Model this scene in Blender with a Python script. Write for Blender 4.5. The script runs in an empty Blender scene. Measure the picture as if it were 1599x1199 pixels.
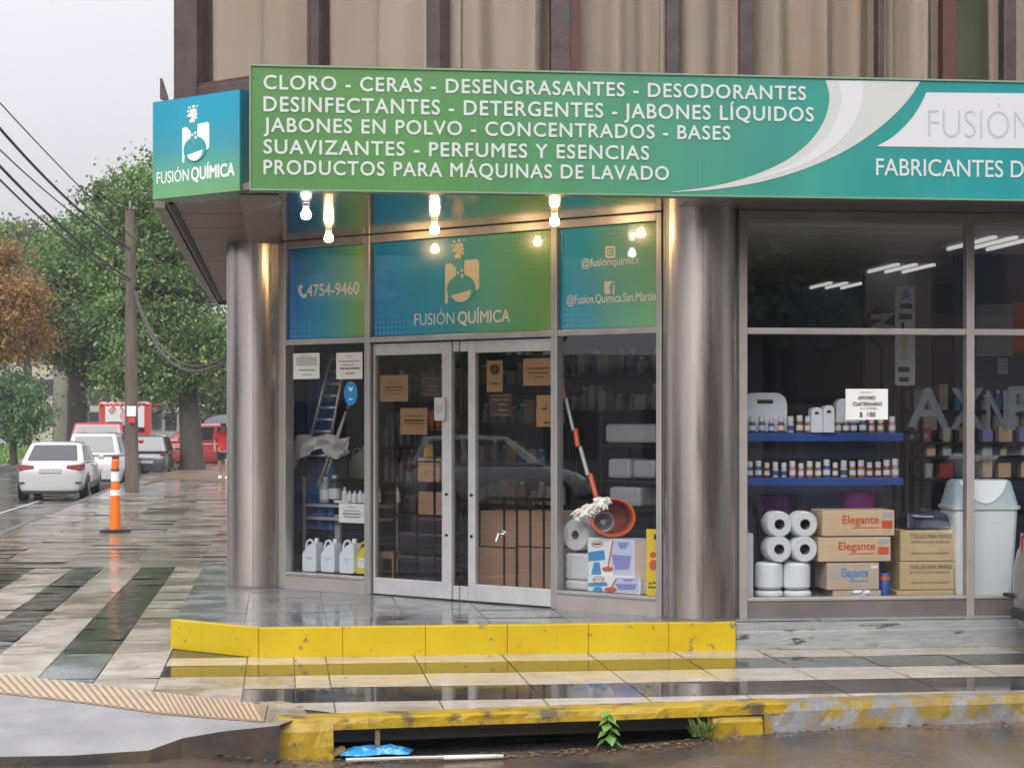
import bpy, bmesh, math, random
from mathutils import Vector, Matrix
random.seed(7)
R = math.radians
# ------------------------------------------------------------------ camera
H, FPX, HOR, CX = 1.94, 3000.0, 655.0, 799.5
YAW = R(6.84)
FW = Vector((math.sin(YAW), math.cos(YAW))); RT = Vector((math.cos(YAW), -math.sin(YAW)))
scene = bpy.context.scene
cam_d = bpy.data.cameras.new('camera'); cam = bpy.data.objects.new('camera', cam_d)
scene.collection.objects.link(cam); scene.camera = cam
cam.location = (0, 0, H); cam.rotation_euler = (R(90), 0, -YAW)
cam_d.sensor_width = 36; cam_d.lens = 36 * FPX / 1599; cam_d.shift_y = (HOR - 599.5) / 1599
cam_d.clip_start = .1; cam_d.clip_end = 3000
# ------------------------------------------------------------------ sky, sun, exposure
w = bpy.data.worlds.new('World'); scene.world = w; w.use_nodes = True
nt = w.node_tree; N = nt.nodes; L = nt.links
bg = N['Background']; bg.inputs['Strength'].default_value = .1
sky = N.new('ShaderNodeTexSky'); sky.sky_type = 'NISHITA'; sky.sun_disc = False
sky.sun_elevation = R(36); sky.sun_rotation = R(200); sky.dust_density = 6; sky.air_density = 1.2
hs = N.new('ShaderNodeHueSaturation'); hs.inputs['Saturation'].default_value = .12
L.new(sky.outputs[0], hs.inputs['Color'])
mx = N.new('ShaderNodeMix'); mx.data_type = 'RGBA'; mx.inputs[0].default_value = .8
L.new(hs.outputs[0], mx.inputs[6]); mx.inputs[7].default_value = (6.9, 6.85, 7.3, 1)
# an overcast sky is about three times brighter overhead than at the horizon
tc = N.new('ShaderNodeTexCoord'); sx = N.new('ShaderNodeSeparateXYZ'); L.new(tc.outputs['Generated'], sx.inputs[0])
ma = N.new('ShaderNodeMath'); ma.operation = 'MULTIPLY_ADD'; ma.use_clamp = False
mc = N.new('ShaderNodeMath'); mc.operation = 'MAXIMUM'; mc.inputs[1].default_value = 0
L.new(sx.outputs[2], mc.inputs[0]); L.new(mc.outputs[0], ma.inputs[0]); ma.inputs[1].default_value = 2.0; ma.inputs[2].default_value = .78
cn = N.new('ShaderNodeTexNoise'); cn.inputs['Scale'].default_value = 2.2; cn.inputs['Detail'].default_value = 3
L.new(tc.outputs['Generated'], cn.inputs['Vector'])
cm = N.new('ShaderNodeMath'); cm.operation = 'MULTIPLY_ADD'; cm.inputs[1].default_value = .22; cm.inputs[2].default_value = .89
L.new(cn.outputs['Fac'], cm.inputs[0])
cp = N.new('ShaderNodeMath'); cp.operation = 'MULTIPLY'; L.new(ma.outputs[0], cp.inputs[0]); L.new(cm.outputs[0], cp.inputs[1])
vm = N.new('ShaderNodeVectorMath'); vm.operation = 'SCALE'
L.new(mx.outputs[2], vm.inputs[0]); L.new(cp.outputs[0], vm.inputs['Scale'])
L.new(vm.outputs[0], bg.inputs['Color'])
sd = bpy.data.lights.new('sun', 'SUN'); sun = bpy.data.objects.new('sun', sd); scene.collection.objects.link(sun)
sd.energy = 1.5; sd.angle = R(40); sd.color = (1, .97, .93)
sun.rotation_euler = (R(54), 0, R(-20))
vs = scene.view_settings; vs.view_transform = 'Standard'; vs.look = 'None'; vs.gamma = 1; vs.use_curve_mapping = False
vs.exposure = 0.3
cy = scene.cycles
cy.use_denoising = True; cy.max_bounces = 10; cy.transparent_max_bounces = 24; cy.glossy_bounces = 5; cy.diffuse_bounces = 4
cy.sample_clamp_indirect = 6; cy.caustics_reflective = False; cy.caustics_refractive = False

# ------------------------------------------------------------------ helpers
def C(r, g, b):
    f = lambda c: (c/255/12.92 if c/255 <= .04045 else ((c/255+.055)/1.055)**2.4)
    return (f(r), f(g), f(b))
def raydir(px):
    return FW + RT * ((px - CX) / FPX)
def at_z(px, py, z):
    D = (H - z) * FPX / (py - HOR); d = raydir(px) * D; return Vector((d.x, d.y, z))
def at_D(px, py, D):
    d = raydir(px) * D; return Vector((d.x, d.y, H + (HOR - py) / FPX * D))
class Plane:
    def __init__(s, O, u): s.O = Vector(O); s.u = Vector(u).normalized(); s.n = Vector((s.u.y, -s.u.x))
    def off(s, d): return Plane(s.O + s.n * d, s.u)
    def sz(s, px, py):
        d = raydir(px); D = s.O.dot(s.n) / d.dot(s.n); return ((d * D - s.O).dot(s.u), H + (HOR - py) / FPX * D)
    def P(s, a, z, d=0):
        p = s.O + s.u * a + s.n * d; return Vector((p.x, p.y, z))
S2 = math.sqrt(.5)
SIGN = Plane((0, 13.65), (1, 0)); CSIGN = Plane((-.29, 13.81), (S2, -S2))
ENTR = Plane((0, 17.83), (S2, -S2)); WIN = Plane((0, 14.65), (1, 0))
UPC = Plane((-.87, 16.2), (S2, -S2)); UPM = Plane((0, 14.2), (1, 0))
ZS = 3.57      # soffit height
ZP = .39       # entrance platform height
ZW = .17       # pavement height
ZR = -.08      # road height

def rgba(c): return (c[0], c[1], c[2], 1)
def nodes_of(name):
    m = bpy.data.materials.new(name); m.use_nodes = True
    return m, m.node_tree.nodes, m.node_tree.links, m.node_tree.nodes['Principled BSDF']
def noise(N, L, scale, detail=4, stretch=(1, 1, 1), rough=.55, coord='Object'):
    t = N.new('ShaderNodeTexCoord'); mp = N.new('ShaderNodeMapping'); mp.inputs['Scale'].default_value = stretch
    L.new(t.outputs[coord], mp.inputs[0]); n = N.new('ShaderNodeTexNoise')
    n.inputs['Scale'].default_value = scale; n.inputs['Detail'].default_value = detail; n.inputs['Roughness'].default_value = rough
    L.new(mp.outputs[0], n.inputs['Vector']); return n
def ramp(N, L, src, stops):
    r = N.new('ShaderNodeValToRGB'); e = r.color_ramp.elements
    while len(e) < len(stops): e.new(.5)
    for k, (p, c) in enumerate(stops):
        e[k].position = p; e[k].color = rgba(c) if not isinstance(c, (int, float)) else (c, c, c, 1)
    L.new(src, r.inputs[0]); return r
def mat(name, col, rough=.5, metal=0, spec=.5, col2=None, vscale=4, vpos=(.35, .65), bump=0, bscale=30, rr=None, rscale=3,
        stretch=(1, 1, 1), coat=0, emis=0, trans=0, stripe=None, aniso=0, dirt=None):
    m, N, L, b = nodes_of(name)
    b.inputs['Base Color'].default_value = rgba(col); b.inputs['Roughness'].default_value = rough
    b.inputs['Metallic'].default_value = metal; b.inputs['Specular IOR Level'].default_value = spec
    b.inputs['Coat Weight'].default_value = coat; b.inputs['Coat Roughness'].default_value = .05
    csrc = None
    if col2:
        n = noise(N, L, vscale, 5, stretch); r = ramp(N, L, n.outputs['Fac'], [(vpos[0], col), (vpos[1], col2)]); csrc = r.outputs[0]
    if dirt:                              # (colour, scale, lo, hi): blotches of another colour
        n = noise(N, L, dirt[1], 7, stretch, .65); r = ramp(N, L, n.outputs['Fac'], [(dirt[2], 0), (dirt[3], 1)])
        mx = N.new('ShaderNodeMix'); mx.data_type = 'RGBA'; L.new(r.outputs[0], mx.inputs[0])
        if csrc: L.new(csrc, mx.inputs[6])
        else: mx.inputs[6].default_value = rgba(col)
        mx.inputs[7].default_value = rgba(dirt[0]); csrc = mx.outputs[2]
    if stripe:                            # (direction, spacing, width, colour): grooves between boards
        t = N.new('ShaderNodeTexCoord'); d = N.new('ShaderNodeVectorMath'); d.operation = 'DOT_PRODUCT'
        L.new(t.outputs['Object'], d.inputs[0]); d.inputs[1].default_value = stripe[0]
        mu = N.new('ShaderNodeMath'); mu.operation = 'MULTIPLY'; mu.inputs[1].default_value = 1/stripe[1]; L.new(d.outputs['Value'], mu.inputs[0])
        fr = N.new('ShaderNodeMath'); fr.operation = 'FRACT'; L.new(mu.outputs[0], fr.inputs[0])
        lt = N.new('ShaderNodeMath'); lt.operation = 'LESS_THAN'; lt.inputs[1].default_value = stripe[2]/stripe[1]; L.new(fr.outputs[0], lt.inputs[0])
        mx = N.new('ShaderNodeMix'); mx.data_type = 'RGBA'; L.new(lt.outputs[0], mx.inputs[0])
        if csrc: L.new(csrc, mx.inputs[6])
        else: mx.inputs[6].default_value = rgba(col)
        mx.inputs[7].default_value = rgba(stripe[3]); csrc = mx.outputs[2]
    if csrc: L.new(csrc, b.inputs['Base Color'])
    if rr:
        n = noise(N, L, rscale, 4, stretch); r = ramp(N, L, n.outputs['Fac'], [(.38, rr[0]), (.62, rr[1])]); L.new(r.outputs[0], b.inputs['Roughness'])
    if bump:
        n = noise(N, L, bscale, 5, stretch); bp = N.new('ShaderNodeBump'); bp.inputs['Strength'].default_value = bump; bp.inputs['Distance'].default_value = .02
        L.new(n.outputs['Fac'], bp.inputs['Height']); L.new(bp.outputs[0], b.inputs['Normal'])
    if emis: b.inputs['Emission Color'].default_value = rgba(col); b.inputs['Emission Strength'].default_value = emis
    if trans: b.inputs['Transmission Weight'].default_value = trans
    if aniso: b.inputs['Anisotropic'].default_value = aniso
    return m
def grad_mat(name, stops, axis=0, rough=.35, spec=.5, coat=0, vert=None):
    """printed colour blend along one axis of the panel"""
    m, N, L, b = nodes_of(name); t = N.new('ShaderNodeTexCoord'); s = N.new('ShaderNodeSeparateXYZ'); L.new(t.outputs['Generated'], s.inputs[0])
    src = s.outputs[axis]
    if vert is not None:
        ad = N.new('ShaderNodeMath'); ad.operation = 'MULTIPLY_ADD'; L.new(s.outputs[2], ad.inputs[0]); ad.inputs[1].default_value = vert; L.new(src, ad.inputs[2]); src = ad.outputs[0]
    r = ramp(N, L, src, stops); n = noise(N, L, 1.4, 6, (1, 1, .35), .6); r2 = ramp(N, L, n.outputs['Fac'], [(.35, .84), (.6, 1.0)])      # faint dirt streaks
    mq = N.new('ShaderNodeMix'); mq.data_type = 'RGBA'; mq.blend_type = 'MULTIPLY'; mq.inputs[0].default_value = 1; L.new(r.outputs[0], mq.inputs[6]); L.new(r2.outputs[0], mq.inputs[7]); L.new(mq.outputs[2], b.inputs['Base Color'])
    b.inputs['Roughness'].default_value = rough; b.inputs['Specular IOR Level'].default_value = spec; b.inputs['Coat Weight'].default_value = coat
    return m
def glass_mat(name, tint=(.8, .82, .84), ior=1.5, rough=0.0):
    m, N, L, b = nodes_of(name); N.remove(b); out = N['Material Output']
    tr = N.new('ShaderNodeBsdfTransparent'); tr.inputs[0].default_value = rgba(tint)
    gl = N.new('ShaderNodeBsdfGlossy'); gl.inputs['Roughness'].default_value = rough; gl.inputs['Color'].default_value = (.95, .97, 1, 1)
    fr = N.new('ShaderNodeFresnel'); fr.inputs['IOR'].default_value = ior
    g = N.new('ShaderNodeNewGeometry'); iv = N.new('ShaderNodeMath'); iv.operation = 'SUBTRACT'; iv.inputs[0].default_value = 1; L.new(g.outputs['Backfacing'], iv.inputs[1])
    mu = N.new('ShaderNodeMath'); mu.operation = 'MULTIPLY'; L.new(fr.outputs[0], mu.inputs[0]); L.new(iv.outputs[0], mu.inputs[1])   # only the outer face mirrors
    mx = N.new('ShaderNodeMixShader'); L.new(mu.outputs[0], mx.inputs[0]); L.new(tr.outputs[0], mx.inputs[1]); L.new(gl.outputs[0], mx.inputs[2]); L.new(mx.outputs[0], out.inputs[0])
    return m
def leaf_mat(name, dark, light, hi):
    m, N, L, b = nodes_of(name); g = N.new('ShaderNodeNewGeometry')
    r = ramp(N, L, g.outputs['Random Per Island'], [(0, dark), (.6, light), (1, hi)])
    n = noise(N, L, .55, 3); r2 = ramp(N, L, n.outputs['Fac'], [(.3, .45), (.7, 1.25)])
    mu = N.new('ShaderNodeMix'); mu.data_type = 'RGBA'; mu.blend_type = 'MULTIPLY'; mu.inputs[0].default_value = 1
    L.new(r.outputs[0], mu.inputs[6]); L.new(r2.outputs[0], mu.inputs[7]); L.new(mu.outputs[2], b.inputs['Base Color'])
    b.inputs['Roughness'].default_value = .65; b.inputs['Specular IOR Level'].default_value = .2
    tl = N.new('ShaderNodeBsdfTranslucent'); L.new(mu.outputs[2], tl.inputs[0]); ms = N.new('ShaderNodeMixShader'); ms.inputs[0].default_value = .3
    L.new(b.outputs[0], ms.inputs[1]); L.new(tl.outputs[0], ms.inputs[2]); L.new(ms.outputs[0], N['Material Output'].inputs[0])
    return m

COL = scene.collection
MW = {}
def thing(name, label, cat, loc=(0, 0, 0), rz=0, group=None):
    o = bpy.data.objects.new(name, None); COL.objects.link(o); o.empty_display_size = .1
    o.location = loc; o.rotation_euler = (0, 0, rz); o['label'] = label; o['category'] = cat
    if group: o['group'] = group
    MW[o.name] = Matrix.Translation(Vector(loc)) @ Matrix.Rotation(rz, 4, 'Z'); return o
def tag(o, label=None, cat=None, group=None, kind=None):
    if label: o['label'] = label
    if cat: o['category'] = cat
    if group: o['group'] = group
    if kind: o['kind'] = kind
    return o
def dup(root, loc, rz=None, label=None, group=None, vary=0):
    r = root.copy(); COL.objects.link(r); r.location = loc
    if rz is not None: r.rotation_euler = (0, 0, rz)
    if label: r['label'] = label
    if group: r['group'] = group
    if vary: k = random.uniform(1-vary, 1+vary); r.scale = (k*random.uniform(.95, 1.05), k, k*random.uniform(.94, 1.06))
    def rec(src, dst):
        for ch in list(src.children):
            c = ch.copy(); COL.objects.link(c); c.parent = dst; rec(ch, c)
    rec(root, r); return r
def groups_of(bm, tol):
    """faces of a bmesh gathered into pieces that touch (bounding boxes closer than tol)"""
    seen = set(); isl = []
    for f0 in bm.faces:
        if f0 in seen: continue
        st = [f0]; seen.add(f0); fs = []
        while st:
            f = st.pop(); fs.append(f)
            for v in f.verts:
                for g in v.link_faces:
                    if g not in seen: seen.add(g); st.append(g)
        co = [v.co for f in fs for v in f.verts]; isl.append([fs, [min(c[i] for c in co) - tol/2 for i in range(3)], [max(c[i] for c in co) + tol/2 for i in range(3)]])
        if len(isl) > 400: return []
    out = []
    for it in isl:
        hit = [o for o in out if any(all(q[1][i] <= it[2][i] and q[2][i] >= it[1][i] for i in range(3)) for q in o)]
        m = [it]
        for o in hit: m += o; out.remove(o)
        out.append(m)
    return [[f for q in o for f in q[0]] for o in out]
class MB:
    def __init__(s): s.bm = bmesh.new()
    def v(s, p): return s.bm.verts.new(p)
    def f(s, vs, mi=0, sm=False):
        try: fc = s.bm.faces.new(vs)
        except ValueError: return
        fc.material_index = mi; fc.smooth = sm; return fc
    def hexa(s, p, mi=0):
        q = [s.v(x) for x in p]
        for a in ((0, 3, 2, 1), (4, 5, 6, 7), (0, 1, 5, 4), (1, 2, 6, 5), (2, 3, 7, 6), (3, 0, 4, 7)): s.f([q[i] for i in a], mi)
        return s
    def box(s, x0, x1, y0, y1, z0, z1, mi=0):
        return s.hexa([(x0, y0, z0), (x1, y0, z0), (x1, y1, z0), (x0, y1, z0), (x0, y0, z1), (x1, y0, z1), (x1, y1, z1), (x0, y1, z1)], mi)
    def pbox(s, pl, s0, s1, z0, z1, d0, d1, mi=0):
        P = pl.P
        return s.hexa([P(s0, z0, d1), P(s1, z0, d1), P(s1, z0, d0), P(s0, z0, d0), P(s0, z1, d1), P(s1, z1, d1), P(s1, z1, d0), P(s0, z1, d0)], mi)
    def pxbox(s, pl, x0, y0, x1, y1, d0, d1, mi=0):
        """box filling the photograph's rectangle (x0,y0)-(x1,y1) on a wall plane"""
        a, zt = pl.sz(x0, y0); b, zt2 = pl.sz(x1, y0); _, zb = pl.sz(x0, y1); _, zb2 = pl.sz(x1, y1)
        return s.pbox(pl, a, b, (zb+zb2)/2, (zt+zt2)/2, d0, d1, mi)
    def quad(s, pts, mi=0): s.f([s.v(p) for p in pts], mi); return s
    def tube(s, pts, r, seg=8, mi=0, cap=True):
        pts = [Vector(p) for p in pts]; rs = r if isinstance(r, (list, tuple)) else [r]*len(pts); rings = []
        for i, p in enumerate(pts):
            t = (pts[min(i+1, len(pts)-1)] - pts[max(i-1, 0)]).normalized(); a = t.orthogonal().normalized()
            if i and abs(t.dot(prev)) < .999: pass
            if i: a = (la - t*la.dot(t)).normalized()
            la = a; prev = t; b = t.cross(a)
            rings.append([s.v(p + (a*math.cos(k*2*math.pi/seg) + b*math.sin(k*2*math.pi/seg))*rs[i]) for k in range(seg)])
        for i in range(len(rings)-1):
            for k in range(seg): s.f([rings[i][k], rings[i][(k+1) % seg], rings[i+1][(k+1) % seg], rings[i+1][k]], mi, True)
        if cap: s.f(rings[0][::-1], mi); s.f(rings[-1], mi)
        return s
    def lathe(s, prof, o=(0, 0, 0), axis=(0, 0, 1), seg=20, mi=0, sx=1, sy=1):
        ax = Vector(axis).normalized(); a = Vector((1, 0, 0)) if abs(ax.x) < .9 else Vector((0, 1, 0)); a = (a - ax*a.dot(ax)).normalized(); b = ax.cross(a); o = Vector(o); rings = []
        for r, h in prof:
            if r < 1e-5: rings.append([s.v(o + ax*h)])
            else: rings.append([s.v(o + ax*h + a*(r*sx*math.cos(k*2*math.pi/seg)) + b*(r*sy*math.sin(k*2*math.pi/seg))) for k in range(seg)])
        for i in range(len(rings)-1):
            A, B = rings[i], rings[i+1]
            for k in range(seg):
                k2 = (k+1) % seg
                if len(A) == 1 and len(B) == 1: continue
                if len(A) == 1: s.f([A[0], B[k2], B[k]], mi, True)
                elif len(B) == 1: s.f([A[k], A[k2], B[0]], mi, True)
                else: s.f([A[k], A[k2], B[k2], B[k]], mi, True)
        return s
    def prism(s, pts, ext, mi=0):
        """closed outline (3D points) pushed along ext, triangulated caps"""
        ext = Vector(ext); a = [s.v(p) for p in pts]; b = [s.v(Vector(p)+ext) for p in pts]; n = len(a)
        f1 = s.f(a, mi); f2 = s.f(b[::-1], mi)
        for x in (f1, f2):
            if x: x.normal_update()
        for i in range(n): s.f([a[i], b[i], b[(i+1) % n], a[(i+1) % n]], mi)
        bmesh.ops.triangulate(s.bm, faces=[x for x in (f1, f2) if x]); return s
    def poly(s, pl, sz, d0, d1, mi=0):
        return s.prism([pl.P(a, z, d0) for a, z in sz], pl.P(0, 0, d1) - pl.P(0, 0, d0), mi)
    def build(s, name, mats, parent=None, local=False, bevel=0, smooth=False, subsurf=0, fixn=True, split=True):
        if fixn: bmesh.ops.recalc_face_normals(s.bm, faces=s.bm.faces)
        if smooth:
            for fc in s.bm.faces: fc.smooth = True
        s.bm.normal_update()
        for e in s.bm.edges:
            if len(e.link_faces) == 2 and e.calc_face_angle(0) > .75: e.smooth = False
        if parent is not None and split:
            g = groups_of(s.bm, split if isinstance(split, float) else .004)
            if 2 <= len(g) <= (40 if isinstance(split, float) else 9):
                first = None
                for fs in sorted(g, key=len, reverse=True):
                    nb = MB(); mp = {}
                    for fc in fs:
                        vs = []
                        for v in fc.verts:
                            if v not in mp: mp[v] = nb.bm.verts.new(v.co)
                            vs.append(mp[v])
                        nf = nb.bm.faces.new(vs); nf.material_index = fc.material_index; nf.smooth = fc.smooth
                    o = nb.build(name, mats, parent, local, bevel, smooth, subsurf, False, False); first = first or o
                s.bm.free(); return first
        if parent is not None and not local and parent.name in MW: s.bm.transform(MW[parent.name].inverted())
        me = bpy.data.meshes.new(name); s.bm.to_mesh(me); s.bm.free()
        for m in (mats if isinstance(mats, (list, tuple)) else [mats]): me.materials.append(m)
        o = bpy.data.objects.new(name, me); COL.objects.link(o)
        if parent is not None:
            o.parent = parent
            if not local and parent.name in MW: MW[o.name] = MW[parent.name]
        if bevel:
            b = o.modifiers.new('bevel', 'BEVEL'); b.width = bevel; b.segments = 2; b.limit_method = 'ANGLE'; b.angle_limit = R(40)
        if subsurf:
            u = o.modifiers.new('subsurf', 'SUBSURF'); u.levels = subsurf; u.render_levels = subsurf
        return o
def text_bm(txt, offset=0.0, space=1.0):
    cu = bpy.data.curves.new('lettering', 'FONT'); cu.body = txt; cu.size = 1; cu.offset = offset; cu.space_character = space; cu.resolution_u = 4
    cu.fill_mode = 'FRONT'
    o = bpy.data.objects.new('lettering', cu); COL.objects.link(o); bpy.context.view_layer.update()
    me = bpy.data.meshes.new_from_object(o.evaluated_get(bpy.context.evaluated_depsgraph_get()))
    bpy.data.objects.remove(o); bpy.data.curves.remove(cu); return me
CAPH = max(v.co.y for v in text_bm('H').vertices)
def lettering(txt, pl, box, d, m, parent, offset=.0, natural=False, name='lettering', space=1.0, thick=.0015):
    """text fitted to the rectangle box = (s0, z0, s1, z1) on a plane, standing d proud of it; offset makes it bolder"""
    me = text_bm(txt, min(offset, 0), space); xs = [v.co.x for v in me.vertices]; ys = [v.co.y for v in me.vertices]
    s0, z0, s1, z1 = box; kx = (s1-s0)/(max(xs)-min(xs)); ky = (z1-z0)/(max(ys)-min(ys))
    if natural: kx = ky
    x0, y0 = min(xs), min(ys); bm = bmesh.new(); o = offset
    if txt.upper() == txt:                # capitals: z0 is the baseline, z1 the top of the capitals
        ky = (z1-z0)/CAPH; y0 = 0
        if natural: kx = ky
    for k, (dx, dy) in enumerate(((o, 0), (-o, 0), (0, o), (0, -o)) if o > 0 else ((0, 0),)):
        n0 = len(bm.verts); f0 = len(bm.faces); bm.from_mesh(me); bm.verts.ensure_lookup_table(); bm.faces.ensure_lookup_table(); vs = bm.verts[n0:]; fs = bm.faces[f0:]
        for v in vs: v.co = pl.P(s0 + (v.co.x-x0+dx)*kx, z0 + (v.co.y-y0+dy)*ky, d+k*.0003)
        ext = bmesh.ops.extrude_face_region(bm, geom=list(fs)); mv = pl.P(0, 0, thick) - pl.P(0, 0, 0)
        bmesh.ops.translate(bm, vec=mv, verts=[g for g in ext['geom'] if isinstance(g, bmesh.types.BMVert)])
    bpy.data.meshes.remove(me)
    mb = MB(); mb.bm.free(); mb.bm = bm; return mb.build(name, m, parent, split=float(max(.004, .17*(z1-z0))))
def lettering_px(txt, pl, x0, y0, x1, y1, d, m, parent, slope=0, **k):
    a, zt = pl.sz(x0, y0); _, zb = pl.sz(x0, y1); b, _ = pl.sz(x1, y1)
    return lettering(txt, pl, (a, zb, b, zt), d, m, parent, **k)
# ------------------------------------------------------------------ materials
M = {}
M['joint'] = mat('wet_joint', (.07, .06, .05), .35)
M['cream'] = mat('cream_tile', (.47, .41, .34), .16, col2=(.55, .49, .42), vscale=3, bump=.04, bscale=9, rr=(.08, .3), rscale=2.5, dirt=((.36, .30, .23), 3.5, .52, .72))
M['dark'] = mat('charcoal_tile', (.035, .033, .032), .05, spec=.6, col2=(.065, .06, .055), vscale=4, bump=.015, bscale=5, rr=(.02, .10), rscale=3)
M['cream_l'] = mat('cream_tile_rippled', (.44, .39, .33), .14, col2=(.54, .49, .43), vscale=3, bump=.34, bscale=4.5, rr=(.04, .22), rscale=2.5, dirt=((.30, .25, .20), 3, .5, .72))
M['brown_l'] = mat('stained_tile_rippled', (.27, .21, .16), .16, col2=(.38, .32, .26), vscale=3, bump=.3, bscale=4.5, rr=(.04, .26), rscale=2.5, dirt=((.18, .15, .12), 3, .5, .7))
M['dark_l'] = mat('charcoal_tile_rippled', (.028, .028, .027), .05, spec=.6, col2=(.05, .048, .045), vscale=4, bump=.45, bscale=4.0, rr=(.02, .16), rscale=3)
M['worn_tan'] = mat('worn_tan_paving', (.30, .25, .19), .2, col2=(.42, .36, .28), vscale=3, bump=.12, bscale=14, rr=(.06, .4), dirt=((.22, .18, .14), 4, .5, .66))
M['plaza'] = mat('worn_wet_paving', (.23, .19, .165), .10, col2=(.42, .37, .335), vscale=1.3, bump=.85, bscale=2.6, rr=(.02, .20), rscale=.9, dirt=((.12, .095, .08), 2.2, .5, .68))
M['platform'] = mat('grey_wet_tile', (.17, .175, .18), .12, col2=(.25, .255, .26), vscale=3, bump=.10, bscale=4, rr=(.05, .28), rscale=2)
M['asphalt'] = mat('wet_asphalt', (.045, .044, .046), .2, col2=(.085, .08, .08), vscale=1.5, bump=.35, bscale=24, rr=(.08, .34), rscale=.7, dirt=((.10, .065, .04), .9, .52, .75))
M['gutter'] = mat('muddy_gutter', (.10, .072, .048), .12, col2=(.16, .12, .09), vscale=2.2, bump=.3, bscale=14, rr=(.04, .32), rscale=1.6, dirt=((.06, .055, .055), 1.1, .46, .62))
M['concrete'] = mat('smooth_grey_concrete', (.20, .197, .197), .38, col2=(.27, .265, .265), vscale=2.5, bump=.1, bscale=40, rr=(.25, .5), dirt=((.22, .20, .19), 2, .6, .8))
M['yellow'] = mat('yellow_kerb_paint', (.49, .345, .006), .32, col2=(.55, .40, .010), vscale=3, bump=.22, bscale=12, dirt=((.17, .15, .09), 13, .62, .68))
M['yellow_worn'] = mat('worn_yellow_paint', (.45, .29, .010), .35, col2=(.36, .235, .025), vscale=4, bump=.5, bscale=14, dirt=((.12, .09, .05), 6, .50, .62))
M['peeling'] = mat('peeling_grey_kerb', (.27, .28, .30), .4, col2=(.17, .17, .17), vscale=5, bump=.5, bscale=10, dirt=((.27, .185, .03), 4.2, .49, .57))
M['grey_riser'] = mat('peeling_grey_riser', (.24, .26, .26), .4, col2=(.32, .335, .33), vscale=3, bump=.5, bscale=9, stretch=(1, 1, 4), dirt=((.07, .06, .055), 4, .60, .66))
M['black'] = mat('black_void', (.006, .006, .008), .8)
M['alu'] = mat('brushed_aluminium', (.42, .40, .385), .38, metal=.65, col2=(.50, .48, .46), vscale=6, stretch=(1, 1, .2))
M['taupe'] = mat('taupe_metal', (.20, .175, .165), .35, metal=.45, col2=(.25, .22, .21), vscale=4, bump=.03, bscale=30)
M['taupe_l'] = mat('light_taupe_metal', (.36, .33, .31), .4, metal=.3, col2=(.42, .385, .36), vscale=4)
M['white_alu'] = mat('white_door_frame', (.50, .50, .51), .35, metal=.25, col2=(.58, .58, .59), vscale=5, dirt=((.35, .35, .36), 6, .66, .76))
M['steel'] = mat('stainless_column', (.47, .425, .40), .3, metal=1, col2=(.53, .485, .46), vscale=2, stretch=(3, 3, .3), rr=(.22, .38), rscale=1.6, bump=.07, bscale=1.3, dirt=((.40, .35, .325), 2.0, .52, .80))
M['brown'] = mat('dark_brown_metal', (.055, .038, .040), .35, col2=(.085, .062, .062), vscale=6, bump=.15, bscale=25)
M['redbrown'] = mat('red_brown_frame', (.10, .036, .028), .4, col2=(.075, .03, .024), vscale=4)
M['board'] = mat('brown_soffit_board', (.17, .125, .105), .55, col2=(.215, .165, .145), vscale=2, stripe=((0, 1, 0), 1.15, .06, (.05, .035, .03)), dirt=((.30, .25, .22), 3.5, .66, .74), bump=.1, bscale=7)
M['slat'] = mat('shiny_soffit_slat', (.52, .50, .47), .12, metal=1, stripe=((S2, -S2, 0), .19, .014, (.02, .02, .02)), bump=.02, bscale=3)
M['gutter_metal'] = mat('dull_fascia_metal', (.23, .19, .175), .5, col2=(.18, .15, .14), vscale=3)
M['curtain'] = mat('beige_curtain', (.36, .30, .245), .85, col2=(.30, .255, .21), vscale=1.2, stretch=(1, 1, .4), dirt=((.34, .23, .15), 1.2, .58, .8))
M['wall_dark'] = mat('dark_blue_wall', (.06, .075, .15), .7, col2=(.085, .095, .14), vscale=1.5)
M['wall_grey'] = mat('grey_inner_wall', (.27, .27, .28), .7, col2=(.33, .33, .34), vscale=1.2)
M['ceil'] = mat('office_ceiling', (.80, .79, .78), .8, stripe=((0, 1, 0), .61, .02, (.2, .2, .2)))
M['floor_in'] = mat('shop_floor_tile', (.20, .18, .16), .3, col2=(.16, .14, .13), vscale=2)
M['glass'] = glass_mat('shop_glass', (.95, .96, .97), 1.95)
M['door_glass'] = glass_mat('smoked_door_glass', (.88, .83, .79), 1.95)
M['up_glass'] = glass_mat('upper_window_glass', (.98, .97, .96), 1.2)
M['white'] = mat('white_vinyl', (.82, .82, .80), .35)
M['letter'] = mat('white_sign_letter', (.57, .61, .57), .4)
M['letter_edge'] = mat('letter_outline', (.06, .14, .08), .5)
M['sign_grey'] = mat('light_grey_vinyl', (.52, .53, .505), .4)
M['sign_white'] = mat('off_white_vinyl', (.60, .60, .61), .4)
M['thin_grey'] = mat('pale_grey_letter', (.42, .45, .47), .4)
M['main_face'] = grad_mat('green_to_teal_print', [(0, (.085, .235, .060)), (.20, (.085, .24, .075)), (.42, (.060, .27, .185)), (.60, (.030, .28, .25)), (.80, (.012, .28, .31)), (1, (.004, .29, .42))], 0, .32)
M['side_green'] = mat('green_sign_side', (.20, .30, .19), .4)
M['corner_face'] = grad_mat('blue_to_green_print', [(0, (.16, .38, .16)), (.22, (.12, .37, .22)), (.5, (.045, .31, .38)), (.8, (.012, .31, .44)), (1, (.012, .31, .46))], 2, .32)
M['corner_side'] = grad_mat('blue_to_green_side', [(0, (.07, .20, .10)), (.4, (.03, .19, .20)), (1, (.008, .15, .28))], 2, .4)
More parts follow.
